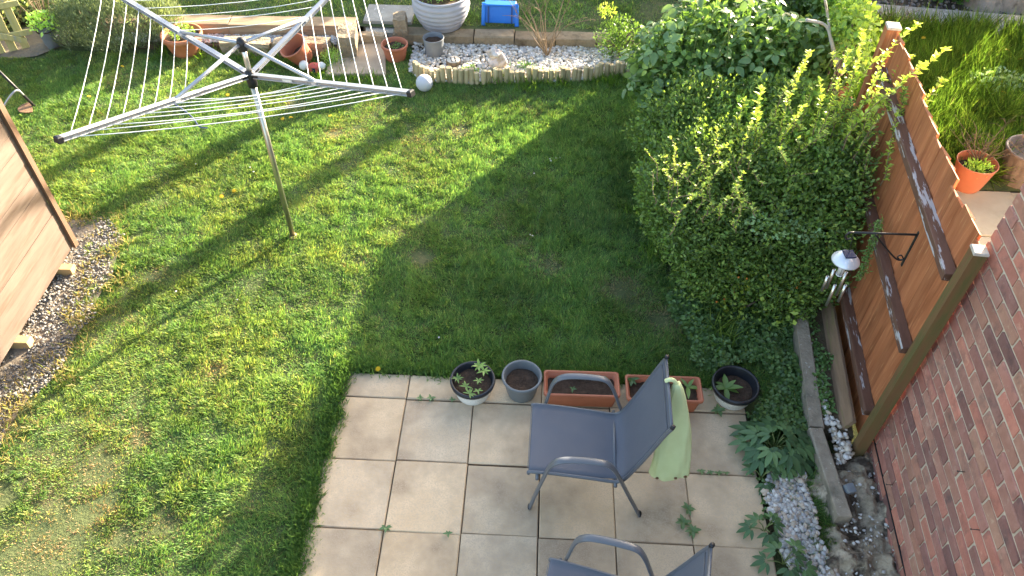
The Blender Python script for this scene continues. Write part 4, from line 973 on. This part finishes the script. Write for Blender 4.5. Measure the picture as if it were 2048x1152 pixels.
# ================================================================== VEGETATION
def fence_x(y): return F0.x + .1005 * (y - F0.y)
HC = ((.045, .075, .018), (.068, .11, .025), (.095, .145, .032), (.055, .085, .03))
def bush(name, lobes, n, L, W, cols, label, cat, depth=.16, seed=1, upw=.4, mat=None, stems=True, clip=None, parent=None, w=None, jit=.8):
    c = lobes[0]; t = parent or empty(name, (c[0], c[1], 0), label, cat)
    o = Vector((0, 0, 0)) if parent else Vector((c[0], c[1], 0))
    P, Nn = lobes_points(lobes, n, depth, seed)
    if clip is not None:
        k = clip(P); P, Nn = P[k], Nn[k]
    m = len(P); r = np.random.default_rng(seed + 50)
    D = unit(Nn * .6 + r.normal(0, jit, (m, 3)) + np.array([0, 0, upw])); NN = unit(Nn + r.normal(0, .6, (m, 3)) + np.array([0, 0, .35]))
    colr = mixcols(m, cols, w) * (.75 + .5 * vnoise(P[:, 0] + P[:, 2], P[:, 1] - P[:, 2], 6, 40))[:, None]
    V, F = leaf_arrays(P - np.array(o), D, NN, r.uniform(.7, 1.25, m) * L, r.uniform(.75, 1.2, m) * W)
    link('foliage', np_mesh('foliage', V, F, mat or M['leaf'], np.repeat(colr, 4, 0)), t)
    if stems:
        b = MB(); rr = random.Random(seed)
        for l in lobes:
            for k in range(4):
                p0 = Vector((l[0] + rr.uniform(-.1, .1), l[1] + rr.uniform(-.1, .1), 0)); p1 = Vector((l[0] + rr.uniform(-.6, .6) * l[3], l[1] + rr.uniform(-.6, .6) * l[4], l[2] + rr.uniform(-.2, .6) * l[5]))
                b.tube([p0 - o, p0.lerp(p1, .5) + Vector((rr.uniform(-.05, .05), rr.uniform(-.05, .05), 0)) - o, p1 - o], [.014, .010, .005], 5)
        b.build('stems', M['bark'], t)
    return t

clipf = lambda P: P[:, 0] < fence_x(P[:, 1]) - .045
hedge = bush('hedge', [(1.20, 4.62, .62, .40, .62, .52), (1.62, 4.45, .66, .46, .52, .56), (1.98, 4.42, .66, .30, .50, .58), (1.25, 5.15, .68, .46, .55, .54), (1.80, 5.05, .74, .46, .55, .56), (1.42, 4.22, .34, .38, .34, .40), (1.85, 4.12, .34, .30, .34, .44), (2.14, 4.45, .72, .24, .48, .58), (2.08, 4.08, .50, .16, .26, .42)],
             70000, .036, .020, HC + ((.10, .17, .035),), 'dense clipped hedge of small dark leaves against the orange fence', 'hedge', .17, 2, .5, clip=clipf)
ho = hedge.location
bush('privet', [(1.78, 4.62, .98, .36, .42, .26), (2.0, 4.9, 1.0, .22, .45, .28), (1.55, 4.95, 1.0, .3, .3, .24)], 2600, .052, .030, ((.085, .16, .03), (.12, .21, .04), (.15, .24, .05)), 'fresh green privet with larger leaves rising on the fence side of the hedge', 'privet', .14, 62, .6, clip=clipf)
HL = [(1.20, 4.62, .62, .44, .66, .58), (1.62, 4.45, .66, .50, .56, .62), (1.25, 5.15, .68, .50, .58, .60), (1.80, 5.05, .74, .50, .58, .62), (1.42, 4.22, .34, .43, .40, .44), (1.85, 4.12, .34, .34, .40, .48), (2.1, 4.3, .7, .28, .55, .62), (1.55, 3.92, .18, .42, .24, .22)]
P, Nn = lobes_points(HL, 7000, .10, 71); k = clipf(P); P, Nn = P[k], Nn[k]; m = len(P)
V, F = leaf_arrays(P - np.array(ho), unit(Nn * .7 + rng.normal(0, .6, (m, 3)) + np.array([0, 0, .6])), unit(Nn + rng.normal(0, .5, (m, 3)) + np.array([0, 0, .5])), rng.uniform(.028, .045, m), rng.uniform(.014, .022, m))
link('young_leaves', np_mesh('young_leaves', V, F, M['leaf'], np.repeat(mixcols(m, ((.10, .15, .03), (.14, .19, .04), (.07, .12, .028))), 4, 0)), hedge)
def shoot(base, h, lean, label_parent, cols, L=.035, n=None, seed=0, name='shoot'):
    r = np.random.default_rng(seed); base = Vector(base); n = n or int(h * 95)
    path = [base + Vector((lean[0] * t * t, lean[1] * t * t, h * t)) + Vector((.012 * math.sin(t * 7 + seed), .012 * math.cos(t * 6 + seed), 0)) for t in np.linspace(0, 1, 7)]
    b = MB(); b.tube([p - ho for p in path], [.004, .0037, .0033, .003, .0025, .002, .0015], 5); stem = b.build(name, M['twig'], hedge)
    q = r.uniform(.10, 1, n); q[-6:] = 1; P = np.array([path[min(5, int(t * 6))].lerp(path[min(6, int(t * 6) + 1)], t * 6 - min(5, int(t * 6))) for t in q])
    a = r.uniform(0, 6.28, n); e = r.uniform(.2, 1.1, n); D = np.stack([np.cos(a) * np.cos(e), np.sin(a) * np.cos(e), np.sin(e)], 1)
    NN = np.stack([-np.cos(a) * np.sin(e), -np.sin(a) * np.sin(e), np.cos(e)], 1) + r.normal(0, .3, (n, 3))
    V, F = leaf_arrays(P - np.array(ho), unit(D), unit(NN), r.uniform(.7, 1.2, n) * L * (1.15 - .3 * q), r.uniform(.4, .55, n) * L)
    link('leaves', np_mesh('leaves', V, F, M['leaf'], np.repeat(mixcols(n, cols), 4, 0)), stem)
YG = ((.20, .27, .045), (.28, .35, .06), (.14, .21, .04), (.33, .38, .10))
# tip pixel and height of the tip: long pale shoots standing out of the hedge
for k, (px, py, zt, h, sz) in enumerate([(1520, 182, 1.55, .50, .045), (1617, 108, 1.75, .62, .04), (1605, 215, 1.55, .45, .036), (1640, 160, 1.60, .5, .036), (1730, 62, 1.95, .75, .038), (1700, 105, 1.85, .7, .038), (1765, 160, 1.80, .62, .038), (1790, 235, 1.60, .45, .034), (1830, 52, 1.98, .7, .045), (1890, 100, 1.90, .62, .045), (1845, 130, 1.88, .6, .042), (1775, 110, 1.92, .7, .038), (1395, 300, 1.32, .30, .028), (1430, 258, 1.34, .32, .03), (1372, 330, 1.24, .26, .028), (1450, 330, 1.30, .30, .03), (1465, 285, 1.34, .3, .03), (1490, 345, 1.28, .26, .03), (1410, 370, 1.22, .26, .028), (1385, 395, 1.16, .24, .028), (1455, 400, 1.2, .26, .03), (1340, 275, 1.24, .24, .026), (1330, 340, 1.12, .22, .026), (1475, 370, 1.25, .28, .03), (1352, 300, 1.2, .24, .026), (1560, 300, 1.35, .25, .032), (1500, 250, 1.4, .3, .03)]):
    p_ = at(px, py, zt); lean = (random.uniform(-.12, .12), random.uniform(-.12, .12))
    if px >= 1830: lean = (.30, .05)
    shoot((p_.x - lean[0], p_.y - lean[1], zt - h), h, lean, hedge, YG, sz * 1.1, n=int(h * 150), seed=k)
    for q_ in range(2):
        ln = (random.uniform(-.15, .15), random.uniform(-.15, .15)); shoot((p_.x + random.uniform(-.12, .12), p_.y + random.uniform(-.12, .12), zt - h), h * random.uniform(.4, .75), ln, hedge, YG + HC, sz * 1.05, n=int(h * 100), seed=100 + k * 2 + q_)

# bramble with big pale leaves on top of the hedge's far end
BL = [(1.25, 5.80, .92, .46, .40, .52), (1.78, 5.75, .92, .45, .45, .55), (1.20, 6.10, .62, .36, .50, .60), (1.60, 6.35, .78, .60, .50, .60), (2.1, 5.75, .85, .22, .40, .55)]
bramble = bush('bramble', BL, 9000, .075, .045, ((.06, .11, .03), (.09, .15, .045), (.045, .085, .02)), 'bramble with big toothed grey-green leaves sprawling over the hedge end', 'bramble', .25, 5, .2, clip=clipf)
bo = bramble.location
bl = [leafmesh('leaf', L_, L_ * .72, .30, .16, ((.12, .20, .075), (.16, .25, .09), (.10, .17, .06)), 4, 3, 1.15, .02) for L_ in (.085, .10, .075, .115, .09)] + [leafmesh('leaf', .085, .062, .3, .16, ((.24, .34, .07), (.30, .38, .09)), 4, 3, 1.15, .02)]
P, Nn = lobes_points(BL, 900, .02, 77); k = clipf(P) & (P[:, 2] > .75) & onscreen_np(P, 80); P, Nn = P[k][:270], Nn[k][:270]
for i_, (p, n_) in enumerate(zip(P, Nn)):
    n_ = Vector(n_); p = Vector(p) + n_ * random.uniform(.0, .10); d = Vector((random.gauss(0, 1), random.gauss(0, 1), random.gauss(-.2, .4))); nn = (n_ * .6 + Vector((random.gauss(0, .35), random.gauss(0, .35), .8)))
    link('leaf', bl[5] if random.random() < .14 else random.choice(bl[:5]), bramble, p - bo, frame_rot(d, nn))
b = MB()
for k in range(16):
    a = Vector((random.uniform(1.0, 2.0), random.uniform(5.5, 6.4), .3)); e = a + Vector((random.uniform(-.35, .35), random.uniform(-.45, .2), random.uniform(.9, 1.3)))
    b.tube([p - bo for p in spline([a, a.lerp(e, .5) + Vector((.06, .04, .1)), e], 5)], .0035, 5)
b.build('canes', M['twigGreen'], bramble)
# dead pale branch over the low fence
db = empty('dead_branch', (2.02, 5.5, .9), 'bleached dead branch hanging by the far fence post', 'branch'); b = MB()
o0 = Vector((2.02, 5.5, .9)); b.tube([p - o0 for p in spline([at(1612, 40, 1.55), at(1650, 50, 1.5), at(1662, 80, 1.4), at(1672, 120, 1.25), at(1683, 148, 1.1)], 5)], [.012] * 10 + [.016] * 11, 6); b.tube([p - o0 for p in spline([at(1650, 0, 1.7), at(1655, 30, 1.55), at(1662, 80, 1.4)], 5)], .010, 6); b.build('wood', M['postcap'], db)

# overgrown ivy run on the boundary further back
bush('ivy_screen', [(2.45, 6.2, .90, .20, .55, .66), (2.50, 7.0, .92, .22, .6, .66), (2.55, 7.8, 1.05, .22, .6, .72), (2.62, 8.6, 1.05, .22, .6, .72), (2.66, 9.10, 1.05, .2, .42, .70), (2.45, 6.2, .5, .2, .6, .55), (2.52, 7.0, .5, .22, .6, .55), (2.57, 7.8, .5, .22, .6, .55), (2.63, 8.6, .5, .22, .6, .55), (2.66, 9.10, .5, .2, .42, .55)],
     26000, .062, .05, ((.06, .11, .025), (.09, .16, .035), (.13, .21, .04)), 'ivy-smothered boundary behind the brambles at the top edge', 'ivy', .22, 8, .1, mat=M['glossleaf'])
bush('ivy_crest', [(2.30, 5.55, 1.50, .13, .38, .24), (2.38, 5.95, 1.45, .15, .3, .26)], 2200, .05, .036, ((.09, .16, .03), (.14, .21, .04), (.19, .26, .05)), 'loose yellow-green creeper crowning the far fence post', 'creeper', .15, 18, .3, mat=M['leaf'])

# solid boards added inside that ivy to sharpen the big lawn shadow
sfx = empty('shadow_boards', (2.36, 6.0, 0), 'tall fence boards added inside the ivy to cast the lawn shadow edge', 'fence', rz=-.085)
sbm = MB(); sbm.box((0, .075, .84), (.02, .149, 1.76)); sb1 = sbm.mesh('board', M['fence']); sbm = MB(); sbm.box((0, .075, .96), (.02, .149, 1.99)); sb2 = sbm.mesh('board', M['fence'])
for k in range(25): link('board', sb1 if k < 9 else sb2, sfx, (.05 + (k % 2) * .006, k * .15, 0))
# front of the hedge: bright-leaved evergreen, roses and ivy
bush('evergreen_shrub', [(1.58, 4.0, .26, .30, .20, .24), (1.85, 3.92, .22, .14, .16, .22)], 420, .055, .032, ((.22, .30, .04), (.30, .38, .06), (.08, .14, .03)), 'low glossy yellow-green evergreen sprigs under the hedge front', 'shrub', .08, 12, .5, mat=M['glossleaf'])
bush('rose_sprigs', [(1.62, 4.02, .86, .22, .10, .10), (1.82, 3.98, .84, .14, .10, .08)], 260, .036, .024, ((.13, .21, .10), (.17, .25, .12)), 'blue-green wild rose sprigs on the hedge face left of the wind chime', 'rose', .05, 13, .1, stems=False)
for k in range(9):
    p_ = Vector((random.uniform(1.3, 1.95), random.uniform(3.84, 3.9), random.uniform(.15, .5)))
    b = MB(); b.lathe([(.001, -.008), (.007, -.004), (.008, .002), (.001, .009)], 8, p_); tag(b.build('berry', M['orange'] if 'orange' in M else M['terra']), 'tiny orange berry among the dark leaves under the hedge', 'berry', 'orange berries')
# strap-leaved plant at hedge foot
tufts('strap_leaves', [tuple(at(1450, 690)), tuple(at(1432, 668))], 'upright strap leaves at the foot of the hedge', L=(.15, .30), nb=14, spread=.03, cols=((.16, .24, .05), (.22, .30, .07)))
# ivy ground cover strip
IVY = [tuple(at(*p)[:2]) for p in [(1330, 600), (1400, 590), (1600, 610), (1605, 700), (1618, 830), (1640, 950), (1600, 945), (1560, 900), (1500, 880), (1505, 830), (1530, 790), (1510, 740), (1410, 735), (1370, 690)]]
def cover(name, n, bx, by, poly, L, cols, label, zr=(.01, .08), seed=1, hang=0):
    r = np.random.default_rng(seed); x = r.uniform(*bx, n); y = r.uniform(*by, n); w = .12 * (vnoise(x, y, 5, 50) - .5); k = inpoly(x + w, y + w, poly); x, y = x[k], y[k]
    k = r.random(len(x)) < np.clip(vnoise(x, y, 6, 51) * 1.8, .25, 1); x, y = x[k], y[k]; m = len(x)
    hz = zr[0] + (zr[1] - zr[0]) * vnoise(x, y, 7, 52) * r.uniform(.5, 1.2, m)
    P = np.stack([x, y, hz], 1); a = r.uniform(0, 6.28, m); e = r.normal(.1, .3, m); D = np.stack([np.cos(a) * np.cos(e), np.sin(a) * np.cos(e), np.sin(e)], 1); NN = np.array([0, -.25, 1.]) + r.normal(0, .35, (m, 3))
    return tag(foliage(name, P, D, NN, r.uniform(.7, 1.3, m) * L, r.uniform(.7, 1.2, m) * L * .85, mixcols(m, cols), M['glossleaf']), label, 'ivy', kind='stuff')
cover('ivy_cover', 16000, (1.0, 2.05), (2.5, 4.3), IVY, .034, ((.05, .10, .03), (.08, .145, .04), (.10, .18, .05), (.13, .21, .06)), 'ivy and low weeds carpeting the ground between pots, hedge and kerb', (.01, .11), 3)
IV2 = [tuple(at(*p)[:2]) for p in [(1495, 830), (1535, 800), (1560, 900), (1600, 960), (1640, 1010), (1600, 1000), (1545, 960), (1530, 1010), (1548, 1060), (1530, 1070), (1505, 990), (1510, 900)]]
cover('weed_fringe', 4200, (1.2, 2.0), (1.6, 3.4), IV2, .026, ((.08, .15, .05), (.11, .19, .06)), 'fringe of small weeds along the right edge of the patio', (.005, .05), 4)
cover('kerb_weeds', 1500, (1.88, 2.12), (3.0, 4.1), [(1.93, 3.05), (2.03, 3.05), (2.10, 4.05), (2.0, 4.05)], .026, ((.08, .15, .04), (.11, .19, .05)), 'small weeds growing between the kerb and the foot of the fence', (.09, .14), 6)
# hellebores: palmate leaves, each its own piece
HM = [leafmesh('leaf', L_, L_ * .44, .35, .12, cc, 4, 5, .62, .02) for L_, cc in ((.105, ((.055, .115, .05), (.07, .14, .06))), (.11, ((.085, .16, .065), (.10, .18, .07))), (.12, ((.05, .10, .045), (.065, .125, .05))), (.10, ((.12, .21, .085), (.14, .23, .09))))]
def hellebore(loc, n, R, hgt, label, sc=1.0):
    t = empty('hellebore', loc, label, 'plant'); b = MB()
    for k in range(n):
        a = k * 2.4; rr = R * math.sqrt((k + .5) / n); p = Vector((rr * math.cos(a), rr * math.sin(a) * .75, hgt * (1 - .55 * (rr / R) ** 2) + random.uniform(-.02, .02)))
        b.tube(spline([(0, 0, 0), (p.x * .4, p.y * .4, p.z * .7), tuple(p)], 4), .0032, 5)
        d = Vector((math.cos(a), math.sin(a), -.15)); link('leaf', HM[k % 4], t, p, frame_rot(d, (0, 0, 1)), (sc, sc, sc))
    b.build('stalks', M['twigGreen'], t); return t
hellebore(tuple(at(1545, 905)), 24, .20, .17, 'leafy dark green hellebore beside the concrete kerb', 1.0)
hellebore(tuple(at(1490, 1000) + Vector((.12, .15, 0))), 4, .10, .10, 'small hellebore leaves at the slab edge above the pebbles', .7)
hellebore(tuple(at(1527, 1063)), 5, .09, .10, 'middle clump of hellebore leaves beside the grey pebbles', .75)
hellebore(tuple(at(1565, 1128)), 6, .12, .12, 'hellebore clump cut by the bottom edge beside the pebbles', .8)

# lavender and planting at the back
bush('lavender', [(-4.55, 7.62, .24, .50, .38, .36), (-4.95, 7.66, .2, .32, .32, .32), (-4.2, 7.75, .2, .3, .28, .30)], 15000, .055, .010, ((.085, .11, .07), (.115, .14, .09), (.06, .085, .045), (.13, .16, .09)), 'rounded grey-green lavender bush by the big terracotta pot', 'lavender', .16, 21, 1.1, jit=.45)
bush('border_plants', [(-5.9, 8.0, .18, .4, .3, .22), (-6.6, 7.6, .2, .4, .4, .25)], 1500, .07, .03, ((.10, .15, .05), (.16, .20, .08), (.2, .17, .09)), 'scruffy mixed planting behind the picket fence', 'plants', .2, 35, .6)
bush('pot_plant', [(-3.80, 7.43, .24, .14, .12, .07)], 160, .045, .02, GR, 'small green plant growing in the big terracotta bowl', 'plant', .05, 22, .8, stems=False)
bush('pot_plant', [(-1.53, 7.42, .15, .07, .06, .03)], 70, .03, .012, GD, 'sparse weeds in the round terracotta pot by the pebble bed', 'plant', .02, 23, .8, stems=False)
bush('pot_plant', [(-5.27, 7.46, .28, .15, .13, .09)], 200, .06, .03, GL, 'leafy plant spilling from the tapered grey pot', 'plant', .05, 24, .6, stems=False)
bush('planter_shrub', [(-1.15, 7.95, .52, .20, .16, .12), (-.98, 8.0, .50, .12, .12, .10)], 600, .045, .018, GR + GL, 'small leafy shrub growing in the pale ribbed planter', 'shrub', .08, 25, .6)
b = MB(); tq = Vector((-1.06, 7.97, .42))
for k in range(7): b.tube(spline([tq, tq + Vector((random.uniform(-.06, .06), random.uniform(-.05, .05), .12)), tq + Vector((random.uniform(-.16, .16), random.uniform(-.1, .1), .3))], 4), .009, 6)
tag(b.build('woody_stems', M['twig']), 'thick woody stems rising from the pale ribbed planter', 'stems')
bush('border_shrub', [(.80, 7.55, .25, .24, .18, .24), (1.05, 7.45, .18, .22, .22, .18), (1.15, 7.2, .12, .2, .2, .13)], 2600, .038, .018, ((.06, .11, .025), (.10, .17, .04), (.05, .09, .02)), 'small leafy shrub at the right end of the pebble bed', 'shrub', .16, 26, .5)
bush('border_sprig', [(.66, 7.62, .52, .10, .07, .06)], 110, .04, .016, YG, 'bright sprig standing above the shrub at the end of the low wall', 'sprig', .05, 27, .6, stems=False)
for k, (px, py) in enumerate(((1000 - 60, 133), (950, 138), (962, 126))): pass
bush('bed_weed', [(-.75, 7.17, .05, .10, .07, .04)], 160, .035, .014, GR, 'green weed growing in the pebbles left of the stone ornament', 'weed', .03, 28, .5, stems=False)
bush('bed_weed', [(-.16, 7.30, .05, .11, .06, .035)], 130, .032, .013, GD, 'green weed in the pebbles right of the stone ornament', 'weed', .03, 29, .5, stems=False)
bush('step_weed', [(-2.20, 7.28, .08, .10, .12, .07)], 240, .06, .008, GL + GR, 'clump of grassy weed between the tipped pot and the slab', 'weed', .05, 30, 1.0, stems=False)
bush('neighbour_shrub', [(4.85, 9.25, .28, .42, .3, .34)], 1500, .09, .06, ((.035, .08, .02), (.05, .11, .03)), 'dark leafy shrub behind the concrete strip, top right', 'shrub', .2, 31, .3)
bush('neighbour_weed', [(4.55, 7.05, .16, .30, .2, .12)], 500, .05, .03, ((.17, .24, .13), (.12, .19, .08)), 'pale-leaved weeds standing in the long grass beyond the fence', 'weed', .1, 32, .5, stems=False)
bush('pot_sprouts', [(3.80, 5.56, .22, .12, .10, .06)], 260, .05, .014, ((.24, .36, .07), (.18, .30, .06)), 'bright green sprouts in the pot beyond the fence', 'plant', .05, 33, 1.0, stems=False)
def twigs(name, base, n, L, label, spread=1.0, mat='twig', r=.0035, cat='twigs', sub=3):
    t = empty(name, base, label, cat); b = MB()
    for k in range(n):
        a = random.uniform(0, 6.28); s = random.uniform(.3, 1) * spread; e = Vector((math.cos(a) * s, math.sin(a) * s * .8, random.uniform(.5, 1.1))) * L; m = e * .5 + Vector((random.uniform(-.1, .1), random.uniform(-.1, .1), random.uniform(.0, .2))) * L
        p = spline([(0, 0, 0), m, e], 5); b.tube(p, [r * 1.4 - r * .9 * i / (len(p) - 1) for i in range(len(p))], 5)
        for q in range(sub):
            i = random.randrange(3, len(p)); d = Vector((random.uniform(-.3, .3), random.uniform(-.3, .3), random.uniform(0, .25))) * L * .8; b.tube([p[i], p[i] + d * .5 + Vector((0, 0, .02)), p[i] + d], [r * .7, r * .55, r * .4], 4)
    b.build('stems', M[mat], t); return t
twigs('bare_shrub', (-.02 + .08, 7.52, .03), 13, .85, 'leafless twiggy shrub in front of the low wall', .75, 'twig', .0042, 'shrub')
twigs('dry_plant', (4.28, 5.72, .24), 26, .34, 'dead dry stems in the brown fluted pot', .8, 'twig', .003)
twigs('dry_plant', (3.84, 5.66, .2), 22, .36, 'dead seed heads hanging around the pot beyond the fence', 1.1, 'bark', .0028, sub=4)
twigs('dry_stalks', (-5.45, 7.75, .0), 10, .9, 'dry brown stalks standing near the picket fence', .3, 'twig', .004, 'stalks', 1)
twigs('dry_thatch', (3.9, 8.32, .0), 50, .28, 'dry dead stalks along the concrete strip', 1.6, 'twig', .003, 'stalks')
# hanging creeper on the fence
hp = [fpos(-.05, 1.0, 1.12), fpos(-.06, .95, 1.0), fpos(-.06, .92, .85), fpos(-.06, .9, .70)]
hc = empty('hanging_creeper', hp[0], 'tail of small-leaved creeper hanging on the fence under the chime', 'creeper')
b = MB(); b.tube([p - hp[0] for p in spline(hp, 5)], .004, 5); b.build('stem', M['twig'], hc)
pp = spline(hp, 90); P = np.array([p - hp[0] for p in pp]) + rng.normal(0, .012, (len(pp), 3)); P = np.repeat(P, 2, 0); n = len(P); D = unit(rng.normal(0, 1, (n, 3)) + np.array([-.5, 0, -.6])); NN = unit(rng.normal(0, .6, (n, 3)) + np.array([-1, 0, .5]))
V, F = leaf_arrays(P, D, NN, rng.uniform(.018, .03, n), rng.uniform(.008, .012, n)); link('leaves', np_mesh('leaves', V, F, M['leaf'], np.repeat(mixcols(n, ((.07, .12, .03), (.12, .18, .05))), 4, 0)), hc)

# dandelions and daisies
def flowers(name, spots, r, c, label, grp, z=.045):
    b_ = []
    V = []; F = []; n = 12; cc = []
    for k in range(n):
        a = 6.283 * k / n; w = .2; i = len(V); V += [(0, 0, .004), (r * .6 * math.cos(a - w), r * .6 * math.sin(a - w), .006), (r * math.cos(a), r * math.sin(a), .002), (r * .6 * math.cos(a + w), r * .6 * math.sin(a + w), .006)]; F.append((i, i + 1, i + 2, i + 3)); cc += [[c[0] * 1., c[1] * .9, c[2]]] * 4
    me = np_mesh(name, np.array(V), np.array(F), M['petal'], np.array(cc), k=4)
    for q in spots:
        p = at(*q, z); tag(link(name, me, None, p, (random.uniform(-.4, .4), random.uniform(-.4, .4), random.uniform(0, 6))), label, 'flower', grp)
flowers('dandelion', [(245, 133), (296, 118), (178, 193), (582, 235), (660, 232), (565, 238), (186, 343), (443, 393), (468, 382), (455, 190), (318, 80), (270, 108), (756, 738)], .022, (.75, .52, .02), 'small yellow dandelion flower in the lawn', 'dandelions in the lawn')
flowers('dandelion', [(1847, 76), (2015, 100), (2005, 163), (2008, 185), (1930, 110), (2040, 118)], .028, (.75, .5, .02), 'yellow dandelion above the long grass beyond the fence', 'dandelions beyond the fence', .2)
flowers('daisy', [(392, 328), (500, 335), (507, 344), (1068, 347), (1100, 318), (1112, 317), (1120, 316), (1102, 322), (1060, 470), (1065, 472), (352, 583), (878, 675), (475, 600)], .009, (.75, .75, .72), 'tiny white daisy in the lawn', 'daisies in the lawn')

bush('shade_conifer', [(6.2, 8.55, .6, .52, .52, .7), (6.2, 8.55, 1.4, .48, .48, .7), (6.2, 8.55, 2.05, .32, .32, .5)], 12000, .07, .034, HC, 'unseen evergreen added past the right edge to shade the paving there', 'shade_conifer', .2, 63, .6)  # added out of view to shade the paving beyond the fence
# neighbour's tree trunk, top right
tt = empty('old_tree', (5.35, 9.25, 0), 'thick flaky-barked tree trunk at the top right corner', 'tree')
b = MB(); vs = []; fs = []; n = 28
for k in range(14):
    q = k / 13; z = 3.2 * q; R = .26 + .22 * math.exp(-q * 9)
    for i in range(n):
        a = 6.283 * i / n; rr = R * (1 + .12 * math.sin(5 * a + q * 2) * math.exp(-q * 4) + .05 * math.sin(9 * a + q * 7)); vs.append((rr * math.cos(a) + .15 * q, rr * math.sin(a) + .3 * q, z))
for k in range(13):
    for i in range(n): j = (i + 1) % n; fs.append((k * n + i, k * n + j, (k + 1) * n + j, (k + 1) * n + i))
b.add(vs, fs, True); b.build('trunk', M['palebark'], tt)

# ------------------------------------------------------------------ beyond the frame: what throws the long shadows
rf = empty('shade_fence', (-2, 12.9, 0), 'unseen boarded fence added beyond the top edge to shade the upper lawn', 'fence')  # added shadow caster, never in view, that darkens the upper lawn
bmr = MB(); bmr.box((0, 0, 1.02), (.145, .018, 2.1)); rbm = bmr.mesh('board', M['fence'])
for k in range(110): link('board', rbm, rf, (-5.5 + k * .15, (k % 2) * .008, random.uniform(-.02, .02)))
for zz in (.5, 1.5):
    b = MB(); b.box((2.7, .04, zz), (16.4, .04, .08)); b.build('rail', M['fence'], rf)
def tree(loc, H_, R, lean, crown, label, seed):
    t = empty('garden_tree', loc, label, 'tree', 'trees beyond the gardens'); r_ = random.Random(seed); b = MB()
    top = Vector((lean[0], lean[1], H_)); pts = spline([(0, 0, -.1), (lean[0] * .3, lean[1] * .3, H_ * .35), (lean[0] * .6 + .1, lean[1] * .6, H_ * .65), tuple(top)], 5)
    b.tube(pts, [R * (1.15 - .75 * i / (len(pts) - 1)) for i in range(len(pts))], 12)
    for k in range(9):
        p = pts[r_.randrange(len(pts) // 2 + 2, len(pts))]; e = p + Vector((r_.uniform(-1.4, 1.4), r_.uniform(-1.4, 1.4), r_.uniform(.4, 1.6))); b.tube([p, p.lerp(e, .5) + Vector((0, 0, .15)), e], [R * .35, R * .25, R * .1], 6)
    b.build('trunk', M['bark'], t)
    L_ = [(loc[0] + c[0], loc[1] + c[1], c[2], c[3], c[3], c[4]) for c in crown]; P, Nn = lobes_points(L_, 4500, .8, seed); P = P - np.array(loc)
    rr = np.random.default_rng(seed); m = len(P); V, F = leaf_arrays(P, unit(rr.normal(0, 1, (m, 3))), unit(rr.normal(0, 1, (m, 3)) + np.array([0, 0, 1])), rr.uniform(.08, .16, m), rr.uniform(.05, .09, m))
    link('crown', np_mesh('crown', V, F, M['leaf'], np.repeat(mixcols(m, HC), 4, 0)), t); return t
tree((3.9, 13.2, 0), 5.6, .155, (.05, .04), [(0, 0, 6.6, 1.3, 1.1), (.7, .4, 6.2, .9, .7), (-.7, -.2, 6.3, .9, .7)], 'straight tree beyond the gardens whose trunk shadow crosses the lawn', 41)
tree((3.2, 13.55, 0), 5.6, .14, (-.6, .1), [(-.7, .2, 6.6, 1.2, 1.0), (-.2, .6, 6.4, 1.0, .8)], 'leaning tree beyond the gardens left of the straight one', 42)
tree((2.3, 14.3, 0), 5.6, .14, (.15, 0), [(.1, .1, 6.5, 1.1, .9), (-.6, .4, 6.3, .8, .6), (.3, .2, 6.1, .8, .6)], 'small bushy tree beyond the gardens at the left of the three', 43)
